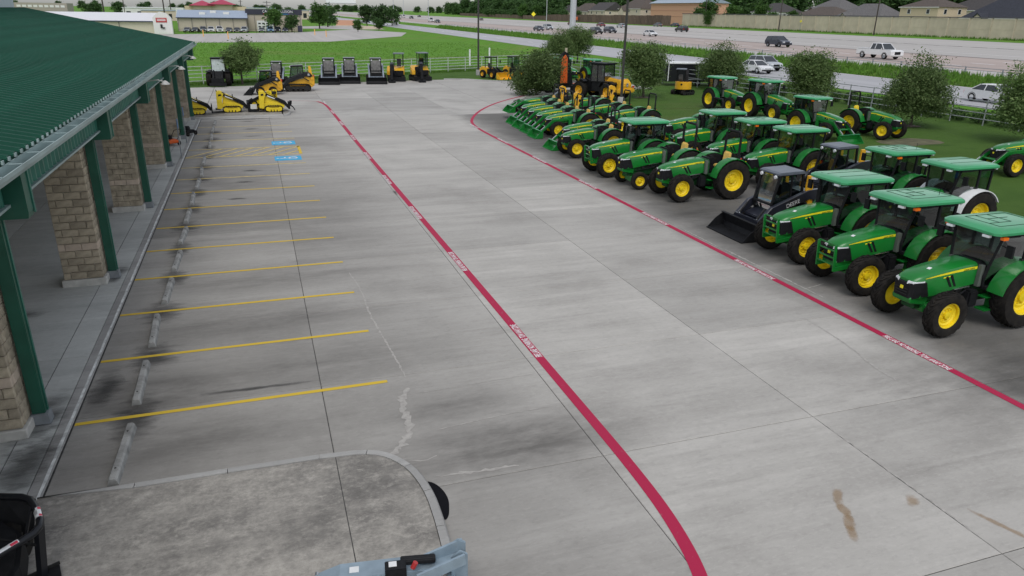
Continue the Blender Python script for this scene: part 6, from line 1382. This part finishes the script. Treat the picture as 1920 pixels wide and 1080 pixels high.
def sticker(i0, t0, t1):
    a, b = Vector(bar_[i0]), Vector(bar_[i0+1]); d = b-a; n = Vector((d.y, -d.x, 0)).normalized()
    def patch(u0, u1, q0, q1, rr, m, nm):
        g = G(); vs = []; k = 6
        for t in (u0, u1):
            for q in range(k): an = R(q0+(q1-q0)*q/(k-1)); vs.append(a+d*t+n*math.cos(an)*rr+Vector((0, 0, math.sin(an)*rr)))
        g.add(vs, [(i, i+1, k+1+i, k+i) for i in range(k-1)]); g.ob(nm, m, TB_)
    w = t1-t0; patch(t0, t1, 20, 140, .0512, WHITEP, 'warning_sticker')
    RS_ = mat('sticker_red', (.6, .04, .08), .5); patch(t0+.03*w, t0+.25*w, 95, 138, .052, RS_, 'sticker_band'); patch(t1-.25*w, t1-.03*w, 95, 138, .052, RS_, 'sticker_band')
    for q in (40, 55, 70): patch(t0+.28*w, t1-.28*w, q, q+6, .052, BLACK, 'sticker_text')
sticker(10, .05, .85); sticker(1, .1, .9); sticker(6, -.35, .75)
for sx in (-.75, .3):
    for sy in (-.7, .8): g = G(); g.lathe([(.14, -.11), (.27, -.12), (.29, 0), (.27, .12), (.14, .11)], (sx, sy, .29), 'x', 20); g.ob('wheel', RUBBER, BK)
g = G(); g.box(.36, .46, -.52, -.38, .45, .72); g.ob('tail_lamp', REDP, BK, bev=.02)
g = G(); g.prism([(.40, .05), (.88, .32), (.98, -.02), (.55, -.35)], .08, .12, 'xy'); g.ob('foot_plate', BLACK, BK)
g = G(); g.bar((.42, .02, .14), (.90, .28, .14), .03, .04); g.ob('plate_lip', DARK, BK)
# galvanised implement at the bottom edge on the near island
GALV = mat('galvanised_blue_grey', (.30, .38, .44), .42, metal=.35, var=.12, scale=5, bump=.15)
IM = empty('box_blade', (4.9, -6.38, .13), R(-8)); tag(IM, 'blue grey steel implement at the bottom edge standing on the near island', 'implement')
g = G(); g.prism([(-.95, .40), (-.62, .52), (.95, .52), (.95, .44), (-.6, .34), (-.95, .34)], .0, .30); g.ob('frame_plate', GALV, IM, bev=.012)
g = G(); g.box(-1.0, 1.0, -.25, -.17, .02, .36); g.ob('blade', GALV, IM, bev=.01)
g = G(); g.prism([(-1.05, .30), (-.9, .42), (-.3, .42), (-.3, .34), (-.9, .3)], .04, .12, 'xz'); g.ob('side_bracket', GALV, IM)
for y in (-.1, .2):
    g = G(); g.bar((.35, y-.1, .55), (.98, y+.1, .62), .035, .16); g.ob('lift_arm', GALV, IM)
g = G(); g.prism([(.80, .02), (1.02, .02), (1.02, .66), (.92, .72), (.80, .64)], .26, .30); g.prism([(.80, .02), (1.02, .02), (1.02, .66), (.92, .72), (.80, .64)], .04, .07); g.ob('end_plate', GALV, IM, bev=.008)
for x, y, z in ((.94, .315, .6), (.94, .315, .15), (-.92, .26, .42)): g = G(); g.cyl((x, y-.03, z), (x, y+.02, z), .03, n=8); g.ob('bolt', CHROME, IM)
g = G(); g.box(-.05, .22, -.12, .06, .53, .68); g.cyl((.15, .1, .62), (.6, .1, .6), .06, n=10); g.ob('hydraulic_block', BLACK, IM, bev=.01)
g = G(); g.box(.0, .1, -.06, .03, .682, .69); g.box(-.5, -.38, .1, .2, .522, .53); g.box(.42, .58, .18, .27, .522, .53); g.ob('decal', WHITEP, IM)
g = G(); g.cyl((.3, -.05, .62), (.34, -.05, .70), .035, n=8); g.ob('valve_cap', REDP, IM)
for sx in (-.8, .8): g = G(); g.box(sx-.05, sx+.05, -.2, .3, .0, .36); g.ob('leg', GALV, IM)
# ------------------------------------------------------------------ road vehicles (x forward)
PAINT = {}
def paint(name, c):
    return mat('car_paint_'+name, c, .28, var=.04, coat=.6, metal=.1)
def car(kind, m, label, group):
    r = empty({'pickup': 'pickup_truck', 'suv': 'suv', 'sedan': 'car', 'van': 'van'}[kind]); tag(r, label, {'pickup': 'pickup', 'suv': 'car', 'sedan': 'car', 'van': 'van'}[kind], group)
    if kind == 'sedan': L, W, body, top = 4.7, 1.82, [(-2.35, .45), (-2.3, .85), (-1.6, 1.0), (1.0, .98), (2.0, .82), (2.33, .62), (2.35, .35), (-2.3, .3)], [(-1.75, .98), (-1.05, 1.42), (.25, 1.45), (1.2, .97)]
    elif kind == 'suv': L, W, body, top = 4.8, 1.95, [(-2.35, .5), (-2.38, 1.05), (-2.2, 1.15), (1.1, 1.12), (2.1, 1.0), (2.38, .8), (2.4, .4), (-2.3, .38)], [(-2.28, 1.12), (-2.05, 1.68), (.35, 1.74), (1.25, 1.1)]
    elif kind == 'van': L, W, body, top = 5.2, 1.95, [(-2.5, .5), (-2.55, 1.1), (-2.3, 1.2), (1.4, 1.15), (2.3, .95), (2.55, .75), (2.55, .4), (-2.45, .38)], [(-2.5, 1.15), (-2.4, 2.0), (.6, 2.02), (1.6, 1.12)]
    else: L, W, body, top = 5.9, 2.0, [(-2.95, .55), (-2.95, 1.12), (-.75, 1.15), (1.35, 1.2), (2.75, 1.12), (2.95, .95), (2.95, .5), (-2.9, .5)], [(-.72, 1.14), (-.60, 1.83), (.85, 1.85), (1.55, 1.18)]
    h = W/2; g = G()
    def rg(P, k, y): return [(x*(1 if abs(y) < h*.9 else .985), y, .35+(z-.35)*(1 if abs(y) < h*.9 else .96)) for x, z in P]
    ys = [-h, -h*.93, -h*.5, h*.5, h*.93, h]; g.loft([rg(body, 0, y) for y in ys]); g.ob('body', m, r, smooth=35)
    tx = top; gl = G(); a = h*.90; b = h*.70; bot = [tx[0], tx[3]]; up = [tx[1], tx[2]]
    gl.v = [(tx[0][0], -a, tx[0][1]), (tx[3][0], -a, tx[3][1]), (tx[3][0], a, tx[3][1]), (tx[0][0], a, tx[0][1]), (tx[1][0], -b, tx[1][1]), (tx[2][0], -b, tx[2][1]), (tx[2][0], b, tx[2][1]), (tx[1][0], b, tx[1][1])]
    gl.f = [(0, 1, 5, 4), (1, 2, 6, 5), (2, 3, 7, 6), (3, 0, 4, 7), (4, 5, 6, 7)]; gl.ob('glasshouse', CARGLASS, r)
    g = G(); z1 = max(tx[1][1], tx[2][1]); g.loft([[(tx[1][0]-.05, -b-.02, tx[1][1]-.02), (tx[2][0]+.05, -b-.02, tx[2][1]-.02), (tx[2][0]+.05, b+.02, tx[2][1]-.02), (tx[1][0]-.05, b+.02, tx[1][1]-.02)], [(tx[1][0]+.1, -b+.08, tx[1][1]+.05), (tx[2][0]-.1, -b+.08, tx[2][1]+.05), (tx[2][0]-.1, b-.08, tx[2][1]+.05), (tx[1][0]+.1, b-.08, tx[1][1]+.05)]]); g.ob('roof', m, r, smooth=40)
    for s in (-1, 1):
        for p, q in ((tx[0], tx[1]), (tx[3], tx[2])): g = G(); g.bar((p[0], s*(a+.0), p[1]), (q[0], s*(b+.0), q[1]), .07, .07); g.ob('pillar', m, r)
        xm = (tx[1][0]+tx[2][0])/2-.05; g = G(); g.bar((xm, s*(a+.005), tx[3][1]), (xm, s*(b+.005), z1-.02), .07, .05); g.ob('pillar', m, r)
    fx = L*.31
    for x in (-fx, fx):
        for s in (-1, 1):
            rr = .34 if kind == 'sedan' else .39
            k = ('car', rr)
            if k not in WM:
                g = G(); g.lathe([(rr*.62, -.11), (rr*.95, -.115), (rr, -.07), (rr, .07), (rr*.95, .115), (rr*.62, .11)], n=20); WM[k] = g.mesh('wheel', smooth=40); WM[k].materials.append(RUBBER)
                g = G(); g.lathe([(rr*.63, .09), (rr*.5, .07), (rr*.2, .09), (0, .09)], n=14); WM[('carrim', rr)] = g.mesh('rim', smooth=40); WM[('carrim', rr)].materials.append(GREYM)
            w = link('wheel', WM[k], r, (x, s*(h-.1), rr)); q = link('rim', WM[('carrim', rr)], w); q.rotation_euler[2] = 0 if s > 0 else math.pi
            g = G(); n = 10; g.loft([[(x+math.cos(R(180*i/n))*(rr+.07)*k_, s*(h-.05+e), rr+math.sin(R(180*i/n))*(rr+.07)*k_) for i in range(n+1)] for k_, e in ((1, .052), (.9, .054))], cap=False); g.ob('wheel_arch', BLACK, r)
    for s in (-1, 1):
        fz = body[4][1]-.1; g = G(); g.box(L/2-.22, L/2-.0, s*h*.70-.18, s*h*.70+.18, fz-.12, fz+.02); g.ob('headlight', LAMP, r)
        g = G(); bz = .85 if kind == 'sedan' else 1.0; g.box(-L/2-.02, -L/2+.1, s*h*.78-.12, s*h*.78+.12, bz-.25, bz-.02); g.ob('tail_light', REDL, r)
        g = G(); g.box(tx[3][0]-.35, tx[3][0]-.2, s*h*1.0-.02 if s < 0 else h-.0, s*h*1.0+.16 if s > 0 else -h+.0, tx[3][1]-.02, tx[3][1]+.14); 
        g.v = [(x, s*(abs(y)), z) for x, y, z in g.v]; g.ob('mirror', m, r)
    g = G(); g.box(L/2-.06, L/2+.012, -h*.45, h*.45, .58, body[4][1]-.18); g.ob('grille', BLACK, r)
    g = G(); g.box(L/2-.08, L/2+.02, -h*.9, h*.9, .36, .50); g.box(-L/2-.02, -L/2+.1, -h*.9, h*.9, .38, .52); g.ob('bumper', BLACK if kind != 'pickup' else CHROME, r)
    if kind == 'pickup':
        g = G(); g.box(-2.8, -.85, -h+.12, h-.12, 1.155, 1.165); g.ob('bed', BLACK, r); g = G(); 
        for s in (-1, 1): g.box(-2.92, -.8, s*(h-.12)-.06, s*(h-.12)+.06, 1.14, 1.24)
        g.box(-2.95, -2.85, -h+.1, h-.1, 1.14, 1.24); g.ob('bed_rail', m, r)
    return r
WH, SV, BK_, BL, NV, RD, GY, TN = (paint('white', (.75, .75, .76)), paint('silver', (.42, .45, .48)), paint('black', (.015, .015, .018)), paint('blue', (.10, .22, .38)), paint('navy', (.03, .035, .06)), paint('maroon', (.14, .02, .03)), paint('grey', (.13, .14, .15)), paint('tan', (.35, .30, .25)))
gh = 'vehicles on the highway'
PROTO = {}
def drive(kind, m, x, y, away, label, group=gh, rz=None, sc=1):
    key = (kind, m.name)
    if key in PROTO: o = copy_tree(PROTO[key]); o['label'] = label; o['group'] = group
    else: o = car(kind, m, label, group); PROTO[key] = o
    sl = math.atan2(zp(x+.8)-zp(x-.8), 1.6); a = (R(90) if away else R(-90)) if rz is None else rz
    o.location = (x, y, zp(x)+.01); o.rotation_euler = (0, 0, a); o.scale = (sc,)*3; return o
drive('pickup', WH, 85.8, 69.5, False, 'white crew cab pickup truck on the near highway lanes', sc=1.08)
drive('suv', NV, 93.8, 101.5, False, 'dark SUV driving left of the white pickup truck', sc=1.06)
drive('sedan', WH, 97.8, 156, False, 'white low sports car in the middle highway lanes')
drive('sedan', NV, 86.0, 203, False, 'dark car at the left of the pair in front of the thin light pole')
drive('suv', SV, 93.3, 214, False, 'silver SUV right behind the dark car near the thin light pole')
drive('suv', BK_, 91.0, 173, False, 'black SUV leading the pair right of the grey mast')
drive('suv', NV, 99.0, 181, False, 'dark SUV following the pair right of the grey mast')
drive('suv', BK_, 126, 188, True, 'black SUV driving away in the far lanes near the sound wall')
drive('sedan', RD, 131.5, 256, True, 'maroon car in the far lanes behind the black pair')
drive('sedan', SV, 131.7, 239, True, 'silver sedan in the far lanes right behind the maroon car')
drive('sedan', RD, 131.7, 285, True, 'dark red car half hidden by the grey mast')
drive('sedan', GY, 159.0, 261, True, 'grey car at the foot of the wood fence')
drive('sedan', NV, 167.5, 262, True, 'dark blue car at the foot of the wood fence beside the black SUV')
drive('sedan', BK_, 84.8, 330, False, 'dark car ahead of the white van far up the highway'); drive('van', WH, 86.8, 352, False, 'white van far up the highway')
drive('suv', BK_, 101, 470, False, 'dark car far up the highway left of the van pair'); drive('sedan', GY, 126, 400, True, 'dark grey car far up in the opposite lanes'); drive('sedan', BK_, 118, 620, True, 'tiny dark car farthest up the highway')
drive('van', WH, 108, 534, True, 'white truck beside the tree clump far up the highway'); drive('sedan', NV, 125, 560, True, 'dark car right of the white truck far up the highway')
gf = 'vehicles on the frontage road'
drive('suv', SV, 65.3, 67, False, 'silver small SUV on the frontage road behind the lawn trees', gf, sc=1.0)
drive('sedan', WH, 62.6, 32.5, False, 'white sedan on the frontage road behind the right hand tree', gf)
drive('sedan', WH, 62.2, 64.5, False, 'white car on the frontage road half hidden by the left lawn tree', gf)
drive('pickup', WH, 66.2, 334, False, 'white pickup at the far bend of the frontage road', gf); drive('sedan', BL, 62, 390, False, 'blue car on the far part of the frontage road', gf); drive('sedan', TN, 52, 430, False, 'tan car turning off the far frontage road', gf)
gp = 'cars parked at the warehouse'
for k, (kind, m, x, l) in enumerate([('sedan', GY, -14.2, 'dark grey car parked leftmost before the warehouse'), ('sedan', BK_, -12.0, 'black car parked second from left before the warehouse'), ('suv', GY, -9.8, 'grey SUV parked left of the white cars before the warehouse'), ('suv', WH, -7.6, 'white SUV parked before the warehouse'), ('pickup', WH, -5.2, 'white pickup parked before the warehouse'), ('sedan', NV, -2.4, 'dark blue car parked right of the white pickup'), ('suv', SV, 2.2, 'silver SUV parked alone at the corner of the warehouse'), ('sedan', GY, 7.4, 'grey car parked by the pole at the body shop'), ('suv', BL, 9.9, 'blue SUV parked before the garage door'), ('suv', BK_, 12.3, 'black SUV parked right of the garage door'), ('sedan', NV, 14.6, 'navy car parked by the bin enclosure'), ('sedan', BK_, 0.0, 'black car parked left of the silver SUV')]):
    drive(kind, m, x, 240+.25*(x+14), False, l, gp, R(-90+random.uniform(-8, 8)))
CF = [( -17, 229), (17, 238.5)]
pipe_fence('chain_fence', 'low dark fence in front of the cars parked at the warehouse', CF, 3, 1.2, 2, DARK, .03)
